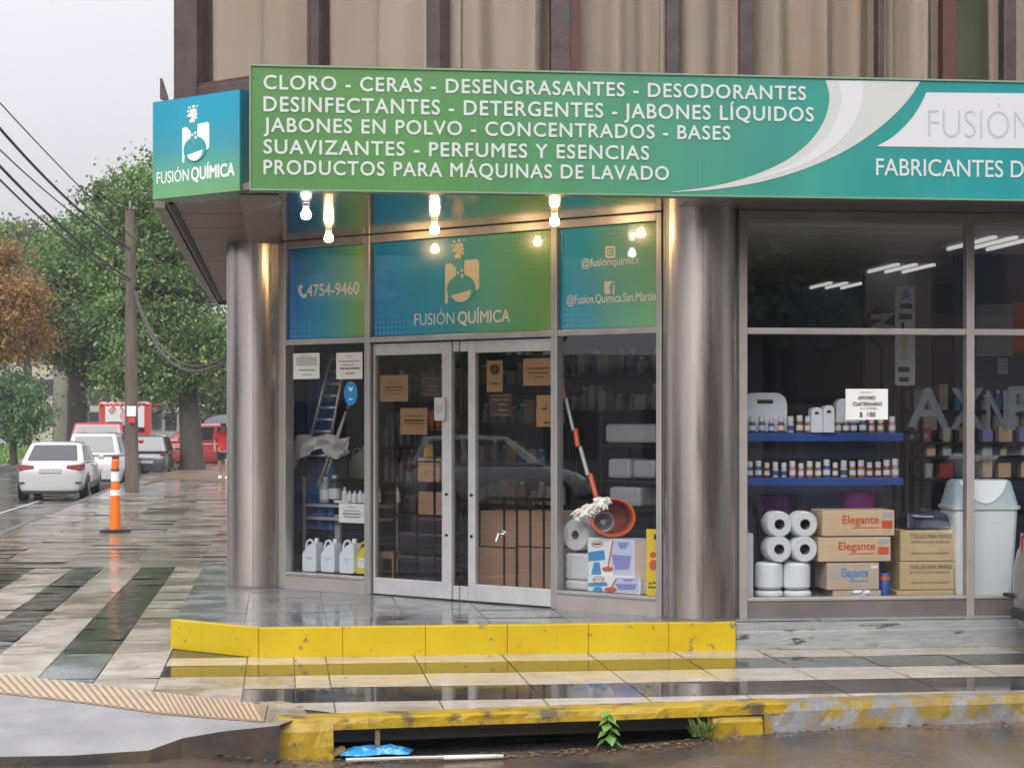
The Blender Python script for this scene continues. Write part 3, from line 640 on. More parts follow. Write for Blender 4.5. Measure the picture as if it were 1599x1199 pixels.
# ------------------------------------------------------------------ signs
def arc(cx, cz, rx, rz, a0, a1, n=16): return [(cx+rx*math.cos(R(a0+(a1-a0)*k/n)), cz+rz*math.sin(R(a0+(a1-a0)*k/n))) for k in range(n+1)]
def logo(pl, box, d, parent, white, teal):
    s0, z0, s1, z1 = box; kx = s1-s0; kz = (z1-z0)/1.3; T = lambda q: [(s0+x*kx, z0+y*kz) for x, y in q]
    mb = MB(); mb.poly(pl, T([(0, 0), (.07, 0), (.10, .25), (.25, .5), (.8, .36), (.95, .36), (1, .42), (1, 1.22), (.94, 1.3), (.55, 1.28), (.5, 1.2), (.3, 1.22), (.05, 1.22), (0, 1.17)]), d, d+.003)
    mb.poly(pl, T([(.27, 1.44)] + arc(.38, 1.42, .1, .1, 160, 20, 6) + [(.46, 1.3), (.36, 1.2), (.3, 1.3)]), d, d+.003)
    for x, y, r in ((.3, 1.62, .07), (.42, 1.58, .08), (.36, 1.74, .08), (.47, 1.75, .07), (.22, 1.76, .04), (.5, 1.62, .06), (.27, 1.88, .04), (.42, 1.9, .05), (.56, 1.9, .03), (.52, 1.5, .04), (.2, 1.6, .03)): mb.poly(pl, T(arc(x, y, r, r*1.1, 0, 330, 10)), d, d+.003)
    o = mb.build('logo', white, parent)
    mb = MB(); mb.poly(pl, T([(.2, 1.2), (.33, 1.06), (.33, .82)] + arc(.48, .42, .42, .43, 112, 428, 28) + [(.57, .86), (.55, 1.02), (.58, 1.25), (.5, 1.36), (.3, 1.36), (.22, 1.3)]), d+.0032, d+.006); mb.build('flask', teal, o)
    mb = MB(); mb.poly(pl, T([(.76, .37)] + arc(.48, .36, .30, .34, 0, -160, 18)), d+.0062, d+.009)
    for x, y, r in ((.4, .92, .05), (.5, .98, .05), (.52, .82, .06)): mb.poly(pl, T(arc(x, y, r*.7, r, 0, 330, 10)), d+.0062, d+.009)
    mb.build('liquid', white, o)
    return o
def dots(pl, box, cols, rows_, fade, m, parent, d, r0=.011):
    s0, z0, s1, z1 = box; mb = MB()
    for i in range(cols):
        for j in range(rows_):
            t = fade(i/(cols-1), j/(rows_-1))
            if t <= .12: continue
            s = s0+(s1-s0)*i/(cols-1); z = z0+(z1-z0)*j/(rows_-1); r = r0*t
            mb.f([mb.v(pl.P(s+r*math.cos(k*1.0472), z+r*math.sin(k*1.0472), d)) for k in range(6)])
    o = mb.build('halftone_dots', m, parent, fixn=False, split=False); o['kind'] = 'stuff'; return o
sL = SIGN.sz(392, 200)[0]; zB, zT = 3.565, 4.425; sR = 7.2
S = thing('shop_sign', 'long green to teal shop sign listing cleaning products above the entrance', 'sign', (SIGN.P(sL, zB).x, 13.65, zB))
MB().pbox(SIGN, sL, sR, zB, zT, -.13, 0).build('sign_face', M['main_face'], S)
mb = MB(); mb.pbox(SIGN, sL-.012, sL-.001, zB-.012, zT+.012, -.14, .012); mb.pbox(SIGN, sL-.001, sR, zT+.001, zT+.014, -.14, .012); mb.pbox(SIGN, sL-.001, sR, zB-.012, zB-.001, -.14, .012); mb.build('sign_border', M['side_green'], S)
for px in (742, 1093, 1480): s_ = SIGN.sz(px, 200)[0]; MB().pbox(SIGN, s_-.0012, s_+.0012, zB, zT, .0002, .0008).build('panel_seam', M['side_green'], S)
lines = [('CLORO - CERAS - DESENGRASANTES - DESODORANTES', 412, 118, 139.5, 1258), ('DESINFECTANTES - DETERGENTES - JABONES LÍQUIDOS', 412, 151.5, 174, 1270),
         ('JABONES EN POLVO - CONCENTRADOS - BASES', 412, 184.5, 206, 1140), ('SUAVIZANTES - PERFUMES Y ESENCIAS', 412, 218.5, 240, 1013), ('PRODUCTOS PARA MÁQUINAS DE LAVADO', 412, 250.5, 272, 1044)]
for tx, x0, y0, y1, x1 in lines:
    acc = any(c in 'ÍÁ' for c in tx); q = 'Q' in tx
    a, zt_ = SIGN.sz(x0, y0); _, zb_ = SIGN.sz(x0, y1); b, _ = SIGN.sz(x1, y0); h = zt_-zb_
    box = (a, zb_, b, zt_)
    o = lettering(tx, SIGN, box, .004, M['letter'], S, offset=.017, space=1.12)
spx = lambda pl, q: [pl.sz(x, y) for x, y in q]
def curve(q, n=6):                      # smooth run through the given points
    out = []; q = [q[0]] + q + [q[-1]]
    for k in range(1, len(q)-2):
        a, b, c, d = (Vector(v) for v in q[k-1:k+3])
        for j in range(n): t = j/n; out.append(tuple(.5*((2*b)+(c-a)*t+(2*a-5*b+4*c-d)*t*t+(3*b-a-3*c+d)*t**3)))
    return out + [tuple(q[-1])]
mb = MB(); mb.poly(SIGN, spx(SIGN, curve([(1289, 126), (1295, 155), (1286, 190), (1262, 224), (1222, 254), (1165, 278), (1108, 292), (1048, 300)]) + curve([(1050, 300.5), (1115, 296), (1190, 284), (1262, 262), (1325, 233), (1378, 196), (1415, 160), (1437, 128)])), .001, .004); sw = mb.build('swoosh', M['sign_grey'], S)
mb = MB(); mb.poly(SIGN, spx(SIGN, curve([(1308, 127), (1314, 158), (1302, 196), (1276, 230), (1236, 258), (1180, 278)]) + curve([(1182, 279), (1250, 259), (1300, 231), (1332, 196), (1346, 160), (1348, 127)])), .0042, .0055); mb.build('swoosh_highlight', M['sign_white'], sw)
mb = MB(); mb.poly(SIGN, spx(SIGN, curve([(1369, 229), (1397, 212), (1422, 187), (1438, 163), (1446, 145)]) + [(1900, 149), (1900, 236)]), .001, .004); pn = mb.build('name_panel', M['sign_white'], S)
a, zt_ = SIGN.sz(1449, 171); _, zb_ = SIGN.sz(1449, 215); lettering('FUSIÓN QUÍMICA', SIGN, (a, zb_, a+1.9, zt_), .0045, M['thin_grey'], pn, offset=-.018)
a, zt_ = SIGN.sz(1368, 248); _, zb_ = SIGN.sz(1368, 274); lettering('FABRICANTES DE PRODUCTOS', SIGN, (a, zb_, SIGN.sz(1584, 250)[0]+1.13, zt_), .003, M['letter'], S, offset=.006)
# corner sign
c0, c1 = CSIGN.sz(239, 200)[0], 0.0
CS = thing('corner_sign', 'square blue to green sign box with a flask logo on the building corner', 'sign', tuple(CSIGN.P(c0, zB)))
MB().pbox(CSIGN, c0, c1, zB, 4.29, -.30, 0).build('sign_box', M['corner_side'], CS)
MB().pbox(CSIGN, c0+.004, c1-.004, zB+.004, 4.286, .0015, .006).build('sign_face', M['corner_face'], CS)
bx_ = (CSIGN.sz(286, 200)[0], CSIGN.sz(286, 255)[1], CSIGN.sz(328, 200)[0], CSIGN.sz(290, 196)[1]); logo(CSIGN, bx_, .0065, CS, M['white'], M['logo_teal_light'])
lettering_px('FUSIÓN', CSIGN, 246, 270, 296, 288, .0065, M['white'], CS, offset=.006)
a = CSIGN.sz(300, 270)[0]; b = CSIGN.sz(367, 270)[0]; zq = CSIGN.sz(246, 288)[1]; zq1 = CSIGN.sz(246, 269)[1]
lettering('QUÍMICA', CSIGN, (a, zq, b, zq1), .0065, M['white'], CS, offset=.028)
# small fin on the canopy behind the corner sign
t = thing('sign_bracket', 'dark pointed metal bracket standing above the corner sign', 'bracket', tuple(at_D(256, 150, 14.9)))
pl = Plane((t.location.x, t.location.y), (1, 0)); mb = MB(); z0 = 4.1; q = [pl.sz(250, 155), pl.sz(250, 123), pl.sz(254, 124), pl.sz(263, 152), pl.sz(263, 160)]
mb.poly(pl, q, -.02, .02); mb.build('fin', M['brown'], t); MB().pbox(pl, -.05, .02, 4.1, 4.2, -.06, .1).build('foot', M['brown'], t)
# transom prints
def transom(name, label, x0, x1, m):
    a, b = E(x0), E(x1); t = thing(name, label, 'window sign', tuple(ENTR.P((a+b)/2, zb)))
    MB().pbox(ENTR, a, b, zb+.004, ZS-.075, -.03, -.012).build('printed_sheet', m, t); return t, a, b
T1, a, b = transom('window_sign', 'blue and green window print with a telephone number over the left display window', 450, 571.5, M['tr_a'])
lettering_px('4754-9460', ENTR, 478, 445, 559.5, 463, -.0115, M['white'], T1, offset=.018)
pz = lambda x, y: ENTR.sz(x, y)
mb = MB(); mb.poly(ENTR, [pz(x, y) for x, y in ((465, 447), (468, 444), (471, 445), (472, 450), (469, 452), (470, 457), (473, 460), (475, 458), (478, 460), (477, 464), (474, 466), (469, 464), (466, 459), (464, 453))], -.0115, -.009); mb.build('telephone_icon', M['white'], T1)
dots(ENTR, (b-.42, 3.16, b-.02, 3.47), 12, 9, lambda u, v: (u*.75+v*.5-.25), M['dot_y'], T1, -.0115); dots(ENTR, (a+.03, 2.70, b-.1, 2.98), 16, 7, lambda u, v: 1.0-.85*u-.75*v, M['dot'], T1, -.0115)
T2, a, b = transom('window_sign', 'wide blue and green window print with flask logo above the double door', 582, 862, M['tr_b'])
logo(ENTR, (pz(694, 470)[0], pz(694, 474)[1], pz(747, 470)[0], pz(720, 406)[1]), -.0115, T2, M['logo_warm'], M['logo_teal'])
lettering_px('FUSIÓN', ENTR, 646, 490, 708, 508, -.0115, M['white'], T2, offset=-.008)
lettering('QUÍMICA', ENTR, (pz(714, 490)[0], pz(646, 508)[1], pz(795, 490)[0], pz(646, 490)[1]), -.0115, M['white'], T2, offset=.02)
dots(ENTR, (b-1.1, 3.16, b-.03, 3.47), 26, 9, lambda u, v: (u*.8+v*.5-.35), M['dot_y'], T2, -.0115); dots(ENTR, (a+.03, 2.70, a+1.3, 3.05), 28, 8, lambda u, v: 1.0-.9*u-.8*v, M['dot'], T2, -.0115)
T3, a, b = transom('window_sign', 'teal and green window print with two social media handles over the right display window', 874, 1027, M['tr_c'])
lettering_px('@fusionquimica', ENTR, 907, 404, 997, 421, -.0115, M['white'], T3, offset=.008); lettering_px('@Fusion.Quimica.San.Martin', ENTR, 884, 461, 1023, 479, -.0115, M['white'], T3, offset=.008)
def rsq(x0, y0, x1, y1, rr=3): 
    q = []
    for cx, cy, a0 in ((x1-rr, y0+rr, 0), (x0+rr, y0+rr, 90), (x0+rr, y1-rr, 180), (x1-rr, y1-rr, 270)):
        for k in range(5): t = R(a0+k*22.5); q.append(pz(cx+rr*math.cos(t), cy-rr*math.sin(t)))
    return q
mb = MB(); mb.poly(ENTR, rsq(944, 384, 960, 403), -.0115, -.009); mb.poly(ENTR, rsq(942.5, 439, 959, 459), -.0115, -.009); ic = mb.build('media_icon', M['logo_warm'], T3)
mb = MB()
mb.poly(ENTR, rsq(947, 387.5, 957, 399.5, 2.5), -.0088, -.008); ic2 = mb.build('icon_outline', M['logo_teal'], ic)
mb = MB(); mb.poly(ENTR, rsq(948.6, 389.4, 955.4, 397.6, 2), -.0078, -.007); mb.build('icon_centre', M['logo_warm'], ic)
mb = MB(); mb.poly(ENTR, rsq(950.2, 391.2, 953.8, 395.6, 1.7), -.0068, -.006); mb.build('icon_lens', M['logo_teal'], ic)
lettering_px('f', ENTR, 951, 442, 957.5, 458.5, -.0088, M['logo_teal'], ic, offset=.03)
dots(ENTR, (a+.25, 3.2, b-.03, 3.47), 24, 8, lambda u, v: (u*.6+v*.6-.25), M['dot_y'], T3, -.0115, .009); dots(ENTR, (a+.03, 2.70, b-.2, 2.98), 22, 7, lambda u, v: 1.0-.8*u-.8*v, M['dot'], T3, -.0115)
# bulbs under the entrance soffit
bl = [(.184, 14.60, 'c', 'cool white bulb nearest the sign under the entrance soffit'), (.40, 16.46, 'w', 'warm glowing bulb over the left display window'), (1.24, 15.63, 'w', 'warm glowing bulb above the double door logo'), (2.12, 14.88, 'w', 'warm glowing bulb beside the right entrance mullion')]
for x, y, k, lab in bl:
    t = thing('light_bulb', lab, 'light bulb', (x, y, ZS), group='bulbs under the entrance soffit')
    MB().lathe([(.028, 0), (.03, -.02), (.02, -.035)], (x, y, ZS+.003), seg=14).build('socket', M['white'], t)
    MB().lathe([(.016, -.03), (.024, -.05), (.036, -.07), (.039, -.09), (.030, -.112), (0, -.122)], (x, y, ZS), seg=18).build('glass_bulb', M['bulb_w' if k == 'w' else 'bulb_c'], t)
# ------------------------------------------------------------------ notices on the glass
def notice(label, pl, x0, y0, x1, y1, d, paper, rows=(), ink='ink', name='paper_notice', group=None, cat='notice', tilt=0):
    a, zt_ = pl.sz(x0, y0); b, _ = pl.sz(x1, y0); _, zb_ = pl.sz(x0, y1)
    t = thing(name, label, cat, tuple(pl.P((a+b)/2, zb_, d)), group=group)
    mb = MB(); n = 6
    for k in range(n):                       # a slightly curled sheet
        s0, s1 = a+(b-a)*k/n, a+(b-a)*(k+1)/n; c0, c1 = (.006*abs(2*k/n-1)**3, .006*abs(2*(k+1)/n-1)**3)
        P = pl.P
        for zz0, zz1 in ((zb_, zt_),):
            mb.hexa([P(s0, zz0, d+.0012+c0), P(s1, zz0, d+.0012+c1), P(s1, zz0, d+c1), P(s0, zz0, d+c0), P(s0, zz1, d+.0012+c0), P(s1, zz1, d+.0012+c1), P(s1, zz1, d+c1), P(s0, zz1, d+c0)])
    bmesh.ops.remove_doubles(mb.bm, verts=mb.bm.verts, dist=.00005)
    mb.build('sheet', M[paper], t)
    if rows:
        mb = MB()
        for u0, u1, v, h in rows:
            x = u0
            while x < u1-.01:                # short dashes that read as words from across the street
                x1 = min(x+random.uniform(.05, .16), u1); mb.pbox(pl, a+(b-a)*x, a+(b-a)*x1, zb_+(zt_-zb_)*v, zb_+(zt_-zb_)*(v+h), d+.0073, d+.008); x = x1+.022
        mb.build('print', M[ink], t)
    return t, (a, zb_, b, zt_)
GL = -.015
r1 = [(.3, .65, .88, .015)] + [(.12, .9, .8-.085*k, .022) for k in range(4)] + [(.2, .85, .33, .03), (.35, .7, .16, .02)]
notice('white paper notice with many short lines, upper left of the left display window', ENTR, 457, 552, 498, 592, GL, 'paper', r1)
notice('white paper notice above the round blue sticker', ENTR, 524, 551, 565, 592, GL, 'paper', [(.4, .6, .85, .015), (.1, .9, .66, .025), (.25, .7, .52, .02), (.15, .92, .38, .045), (.35, .7, .2, .03)])
notice('white price note hanging from the display table edge', ENTR, 518, 786, 558, 816, -.10, 'paper', [(.35, .6, .82, .02), (.2, .8, .62, .03), (.15, .85, .45, .05), (.2, .8, .3, .04)])
t = thing('round_sticker', 'round bright blue sticker on the left display window', 'sticker', tuple(ENTR.P(pz(546, 632)[0], pz(546, 632)[1], GL)))
c = pz(546, 614); mb = MB(); mb.poly(ENTR, arc(c[0], c[1], .082, .108, 0, 350, 28), GL, GL+.001); mb.build('disc', M['sky_blue'], t)
mb = MB(); mb.poly(ENTR, [(c[0]+x*.0045, c[1]+.035+z*.005) for x, z in ((-7, 3), (-4, 4), (0, 3), (4, 4), (7, 3), (3, -2), (0, -4), (-3, -2))], GL+.0012, GL+.002); mb.pbox(ENTR, c[0]-.025, c[0]+.025, c[1]-.058, c[1]-.045, GL+.0012, GL+.002); mb.build('white_mark', M['white'], t)
DG = -.05
r2 = [(.3, .7, .72, .02), (.2, .85, .52, .05), (.18, .88, .42, .03), (.3, .75, .28, .02)]
notice('tan paper notice at the upper left of the left door leaf', ENTR, 588, 586, 632, 627, DG, 'tan_paper', r2)
notice('dark framed notice beside the door lock on the left door leaf', ENTR, 654, 588, 684, 619, DG, 'dark_paper', [(.1, .9, .9, .03), (.1, .9, .1, .03), (.3, .8, .5, .05), (.35, .7, .3, .04)], 'tan_paper')
notice('lower tan paper notice in the middle of the left door leaf', ENTR, 620, 637, 662, 678, DG, 'tan_paper', [(.2, .8, .7, .02), (.15, .9, .5, .06), (.15, .9, .4, .03)])
notice('narrow tan notice with a round emblem on the right door leaf', ENTR, 755, 563, 780, 612, DG, 'tan_paper', [(.3, .7, .85, .03), (.22, .78, .78, .06), (.2, .45, .70, .07), (.55, .8, .70, .07), (.22, .78, .62, .07), (.3, .7, .56, .04), (.2, .8, .25, .04)])
notice('tan notice with two lines of print at the upper right of the right door leaf', ENTR, 812, 560, 859, 602, DG, 'tan_paper', [(.15, .9, .62, .03), (.15, .85, .45, .03), (.4, .7, .3, .03)])
notice('dark framed notice under the narrow tan notice on the right door leaf', ENTR, 759, 615, 795, 650, DG, 'dark_paper', [(.08, .92, .92, .03), (.08, .92, .06, .03), (.15, .9, .72, .05), (.4, .75, .5, .06), (.4, .8, .25, .06)], 'tan_paper')
notice('tall tan notice at the right edge of the right door leaf', ENTR, 833, 617, 859, 666, DG, 'tan_paper', [(.3, .6, .55, .05), (.45, .9, .1, .05)])
t, bx2 = notice('white price notice for ammonia on the right shop window', WIN, 1321, 607, 1387, 655, GL, 'paper', [(.35, .65, .88, .015)], name='price_notice')
a, zb_, b, zt_ = bx2; fx = lambda u: a+(b-a)*u; fz = lambda v: zb_+(zt_-zb_)*v
lettering('AMONIO', WIN, (fx(.29), fz(.66), fx(.70), fz(.77)), GL+.0075, M['ink'], t, offset=.012); lettering('CUATERNARIO', WIN, (fx(.17), fz(.46), fx(.86), fz(.57)), GL+.0075, M['ink'], t, offset=.012)
lettering('X 5 LITROS', WIN, (fx(.34), fz(.34), fx(.74), fz(.395)), GL+.0075, M['ink'], t); lettering('$  100', WIN, (fx(.33), fz(.10), fx(.70), fz(.24)), GL+.0075, M['ink'], t, offset=.012)

# ------------------------------------------------------------------ goods in the right window
def pxthing(name, label, cat, pl, x0, y0, x1, y1, group=None):
    a, zb_ = pl.sz((x0+x1)/2, y1); return thing(name, label, cat, tuple(pl.P(a, zb_)), group=group)
WR = WIN.off(-.22)
def carton(label, x0, y0, x1, y1, m, pl=WR, dep=.34, art=None, name='carton', group=None, bands=()):
    t = pxthing(name, label, 'box', pl, x0, y0, x1, y1, group); a, zt_ = pl.sz(x0, y0); b, _ = pl.sz(x1, y0); zb_ = pl.sz(x0, y1)[1]
    o = MB().pbox(pl, a, b, zb_, zt_, -dep, 0).build('body', M[m], t, bevel=.006)
    MB().pbox(pl, a+.004, b-.004, zt_+.0002, zt_+.001, -dep/2-.025, -dep/2+.025).build('tape', M['carton_g'], o)
    for k in bands: MB().pbox(pl, a+(b-a)*k[0], a+(b-a)*k[1], zb_+(zt_-zb_)*k[2], zb_+(zt_-zb_)*k[3], .0005, .0015).build('printed_band', M[k[4]], t)
    return t, (a, zb_, b, zt_)
def word(t, pl, r, u0, v0, u1, v1, txt, m, **k):
    a, zb_, b, zt_ = r; return lettering(txt, pl, (a+(b-a)*u0, zb_+(zt_-zb_)*v0, a+(b-a)*u1, zb_+(zt_-zb_)*v1), .001, M[m], t, thick=.001, **k)
for lab, x0, y0, x1, y1, mm, ink in (('top brown carton with red lettering in the right window', 1284, 797, 1397, 837, 'carton', 'red_ink'), ('middle brown carton with red lettering under the top one', 1278, 839, 1391, 877, 'carton', 'red_ink'), ('smaller greyish carton with blue lettering under two brown ones', 1291, 879, 1373, 921, 'carton_g', 'blue_ink')):
    t, r = carton(lab, x0, y0, x1, y1, mm, group='cartons stacked in the right window', bands=((.03, .78, .10, .13, 'carton_g'), (.82, .97, .28, .60, ink), (.82, .97, .72, .9, 'grey_pl'), (.86, .94, .10, .22, 'grey_pl')) if ink == 'red_ink' else ((.05, .9, .12, .15, 'carton_d'), (.84, .97, .8, .9, 'paper')))
    word(t, WR, r, .28, .38, .78, .80, 'Elegante', ink, offset=.02); MB().pbox(WR, r[0]+(r[2]-r[0])*.42, r[0]+(r[2]-r[0])*.78, r[1]+(r[3]-r[1])*.30, r[1]+(r[3]-r[1])*.345, .0005, .0015).build('underline', M[ink], t)
carton('flat bottom carton with crumpled white tissue against it', 1301, 922, 1376, 934, 'carton_g', group='cartons stacked in the right window')
t = pxthing('tissue', 'crumpled white tissue leaning on the flat bottom carton', 'tissue', WIN.off(-.16), 1330, 921, 1358, 934); pl = WIN.off(-.16)
mb = MB(); q = [[pl.P(*(lambda s: (s[0], s[1]))(pl.sz(1330+28*i/5, 934-13*j/3)), random.uniform(-.02, .02)) for i in range(6)] for j in range(4)]
vs = [[mb.v(p) for p in r_] for r_ in q]
for j in range(3):
    for i in range(5): mb.f([vs[j][i], vs[j][i+1], vs[j+1][i+1], vs[j+1][i]])
mb.build('sheet', M['tissue'], t)
WRR = WIN.off(-.30)
for lab, x0, y0, x1, y1 in (('upper olive carton for hand towels beside the white bin', 1406, 828, 1490, 876), ('lower olive carton for hand towels beside the white bin', 1405, 877, 1490, 921), ('squashed olive carton at the bottom beside the white bin', 1400, 922, 1490, 934)):
    t, r = carton(lab, x0, y0, x1, y1, 'carton_d', WRR, .3, group='towel cartons beside the bin')
    if y1 - y0 > 20: word(t, WRR, r, .18, .74, .95, .88, 'TOALLAS PARA MANOS', 'dark_ink', offset=.01); word(t, WRR, r, .2, .58, .92, .66, 'INTERCALADAS BLANCAS', 'dark_ink'); word(t, WRR, r, .2, .22, .9, .29, 'UNIDADES POR PAQUETE', 'dark_ink')
t = pxthing('plastic_tray', 'black plastic tray on the upper olive carton', 'tray', WRR, 1412, 801, 1488, 828); a, zt_ = WRR.sz(1416, 801); b, _ = WRR.sz(1486, 801); zb_ = WRR.sz(1412, 827)[1]
mb = MB(); P = WRR.P; mb.hexa([P(a, zb_, 0), P(b+.01, zb_, 0), P(b, zb_, -.26), P(a, zb_, -.26), P(a+.01, zt_, -.03), P(b-.03, zt_, -.03), P(b-.03, zt_, -.24), P(a+.01, zt_, -.24)]); o = mb.build('tray', M['navy'], t, bevel=.02); mb = MB(); mb.tube([P(a+.05, zt_-.02, 0.0), P(a+.15, zt_-.03, .005), P(a+.22, zt_-.03, 0)], .008); mb.build('rim', M['grey_pl'], t)
# toilet rolls
t = pxthing('toilet_roll_pack', 'clear wrapped pack of four toilet rolls with ends to the glass', 'toilet rolls', WR, 1197, 797, 1278, 878)
rr_ = .5*(WR.sz(1257, 820)[0]-WR.sz(1217, 820)[0])
for px, py in ((1217.5, 818.5), (1257.5, 818.5), (1217, 857.5), (1257, 857.5)):
    s, z = WR.sz(px, py); o = WR.P(s, z, 0)
    mb = MB(); mb.lathe([(rr_*.40, .2), (rr_*.40, 0), (rr_*.9, .0), (rr_, .012), (rr_, .19), (rr_*.9, .2), (rr_*.4, .2)], o, (0, 1, 0), 32); r0 = mb.build('roll', M['tissue'], t)
    mb = MB(); mb.lathe([(rr_*.40, .004), (rr_*.40, .19), (0, .19)], o, (0, 1, 0), 20); mb.build('core', M['core'], r0)
s0, z0 = WR.sz(1194, 878); s1, z1 = WR.sz(1280, 798)
MB().pbox(WR, s0, s1, z0-.001, z1+.004, -.22, .012).build('film', M['film'], t, bevel=.05)
for lab, y0, y1, xx in (('standing white toilet roll pack under the four rolls', 879, 921, 1271), ('flattened white toilet roll pack at the very bottom of the roll stack', 923, 934, 1273)):
    t = pxthing('toilet_roll_pack', lab, 'toilet rolls', WR, 1184, y0, xx, y1)
    for k in range(2):
        x0 = 1184+k*(xx-1184)/2; a, zt_ = WR.sz(x0+.5, y0); b, _ = WR.sz(x0+(xx-1184)/2-.5, y0); zb_ = WR.sz(x0, y1)[1]; cx = (a+b)/2; rad = (b-a)/2
        mb = MB(); hh = zt_-zb_; bv = min(.02, hh*.3); mb.lathe([(0, 0), (rad-bv, 0), (rad, bv), (rad*.995, hh*.5), (rad, hh-bv), (rad-bv, hh), (0, hh)], WR.P(cx, zb_, -rad), seg=28); mb.build('roll', M['tissue'], t)
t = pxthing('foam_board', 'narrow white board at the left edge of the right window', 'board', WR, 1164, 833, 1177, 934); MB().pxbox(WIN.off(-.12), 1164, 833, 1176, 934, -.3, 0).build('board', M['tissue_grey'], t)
t = pxthing('paint_can', 'small blue can between the cartons on the ledge', 'can', WR, 1377, 895, 1393, 934); s, z = WR.sz(1385, 934); zt_ = WR.sz(1385, 896)[1]; mb = MB(); mb.lathe([(.04, 0), (.04, zt_-z), (.035, zt_-z+.006), (0, zt_-z+.006)], WR.P(s, z, -.05), seg=20); o = mb.build('can', M['blue_shelf'], t); mb = MB(); mb.lathe([(.0405, (zt_-z)*.75), (.0405, (zt_-z)*.9)], WR.P(s, z, -.05), seg=20); mb.build('band', M['orange'], o)
for lab, x0, x1, y0, y1, m in (('dark purple basin behind the four toilet rolls', 1176, 1252, 774, 806, 'jar_purple'), ('purple basin behind the top brown carton', 1316, 1378, 768, 806, 'magenta')):
    M.setdefault('magenta', mat('magenta_plastic', (.20, .03, .16), .35)); M.setdefault('jar_purple', mat('dark_purple_plastic', (.07, .03, .09), .35)); pl = WIN.off(-.66); t = pxthing('basin', lab, 'basin', pl, x0, y0, x1, y1); s0, zt_ = pl.sz(x0, y0); s1, _ = pl.sz(x1, y0); zb_ = pl.sz(x0, y1)[1]; r_ = (s1-s0)/2; o = pl.P((s0+s1)/2, zb_, -.1)
    mb = MB(); mb.lathe([(0, 0), (r_*.7, 0), (r_*.95, zt_-zb_-.01), (r_, zt_-zb_), (r_*.97, zt_-zb_-.004), (r_*.66, .01), (0, .01)], o, seg=24, sy=.5); mb.build('bowl', M[m], t); mb = MB(); mb.lathe([(r_*.70, -.30), (r_*.70, -.001)], o, seg=20, sy=.5); mb.build('stand', M['navy'], t)
# swing bin
WB = WIN.off(-.24); t = pxthing('swing_bin', 'tall white swing bin with pale grey lid behind the window post', 'bin', WB, 1486, 748, 1596, 935)
sl, zb_ = WB.sz(1497, 934); sr, _ = WB.sz(1584, 934); sl2, zr = WB.sz(1487, 790); sr2, _ = WB.sz(1594, 790); zt_ = WB.sz(1500, 749)[1]
mb = MB()
def rrect(pl, a, b, z, d0, d1, rad):
    q = []
    for cx, cd, a0 in ((b-rad, d1-rad, 0), (a+rad, d1-rad, 90), (a+rad, d0+rad, 180), (b-rad, d0+rad, 270)):
        for k in range(5): t_ = R(a0+22.5*k); q.append(pl.P(cx+rad*math.cos(t_), z, cd+rad*math.sin(t_)))
    return q
def loft(mb, rings, mi=0, cap=True, sm=True):
    V = [[mb.v(p) for p in r_] for r_ in rings]; n = len(V[0])
    for i in range(len(V)-1):
        for k in range(n): mb.f([V[i][k], V[i][(k+1) % n], V[i+1][(k+1) % n], V[i+1][k]], mi, sm)
    if cap: mb.f(V[0][::-1], mi); mb.f(V[-1], mi)
loft(mb, [rrect(WB, sl, sr, zb_, -.34, 0, .06), rrect(WB, sl2+.02, sr2-.02, zr-.03, -.38, .03, .06), rrect(WB, sl2+.005, sr2-.005, zr-.028, -.39, .045, .06), rrect(WB, sl2, sr2, zr, -.39, .05, .06)]); mb.build('body', M['bin'], t)
mb = MB(); loft(mb, [rrect(WB, sl2+.015, sr2-.015, zr+.001, -.38, .035, .06), rrect(WB, sl2+.05, sr2-.05, zt_-.02, -.3, -.04, .05), rrect(WB, sl2+.075, sr2-.075, zt_, -.27, -.07, .04)]); ld = mb.build('lid', M['bin_lid'], t)
mb = MB(); sA, sB = WB.sz(1499, 760)[0], WB.sz(1575, 760)[0]
zfun = lambda z: .036-(z-zr)/(zt_-.02-zr)*.074
pts = [(sA, zt_-.008), (sB, zt_-.008)] + [(sB-(sB-sA)*k/10, zt_-.02-(zt_-zr-.04)*math.sin(math.pi*k/10)**.8) for k in range(1, 10)]
mb.prism([WB.P(a, z, zfun(z)+.012) for a, z in pts], (0, .012, 0)); mb.build('swing_flap', M['bin'], ld)
# blue shelf and its jars
WS = WIN.off(-.55); t = pxthing('wall_shelf', 'blue two tier shelf holding rows of small jars in the right window', 'shelf', WS, 1163, 675, 1410, 758)
for y0, y1 in ((676, 689), (746, 758)): MB().pxbox(WS, 1150, y0, 1411, y1, -.16, .0).build('shelf_board', M['blue_shelf'], t, bevel=.006)
MB().pxbox(WS, 1150, 690, 1409, 717, -.165, -.15).build('back_panel', M['navy'], t); MB().pxbox(WS, 1404, 600, 1410, 934, -.19, -.165).build('upright', M['iron'], t)
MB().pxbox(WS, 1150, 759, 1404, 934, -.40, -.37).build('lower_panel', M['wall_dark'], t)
jcol = {'brown': C(120, 60, 40), 'red': C(150, 50, 45), 'orange': C(180, 95, 50), 'pink': C(190, 120, 130), 'white': C(190, 190, 190), 'blue': C(60, 80, 130), 'amber': C(150, 110, 70), 'purple': C(105, 70, 110)}
for k, c in jcol.items(): M['jar_'+k] = mat('jar_'+k, c, .35)
M['cap'] = mat('white_jar_cap', (.70, .70, .70), .4)
pro = {}
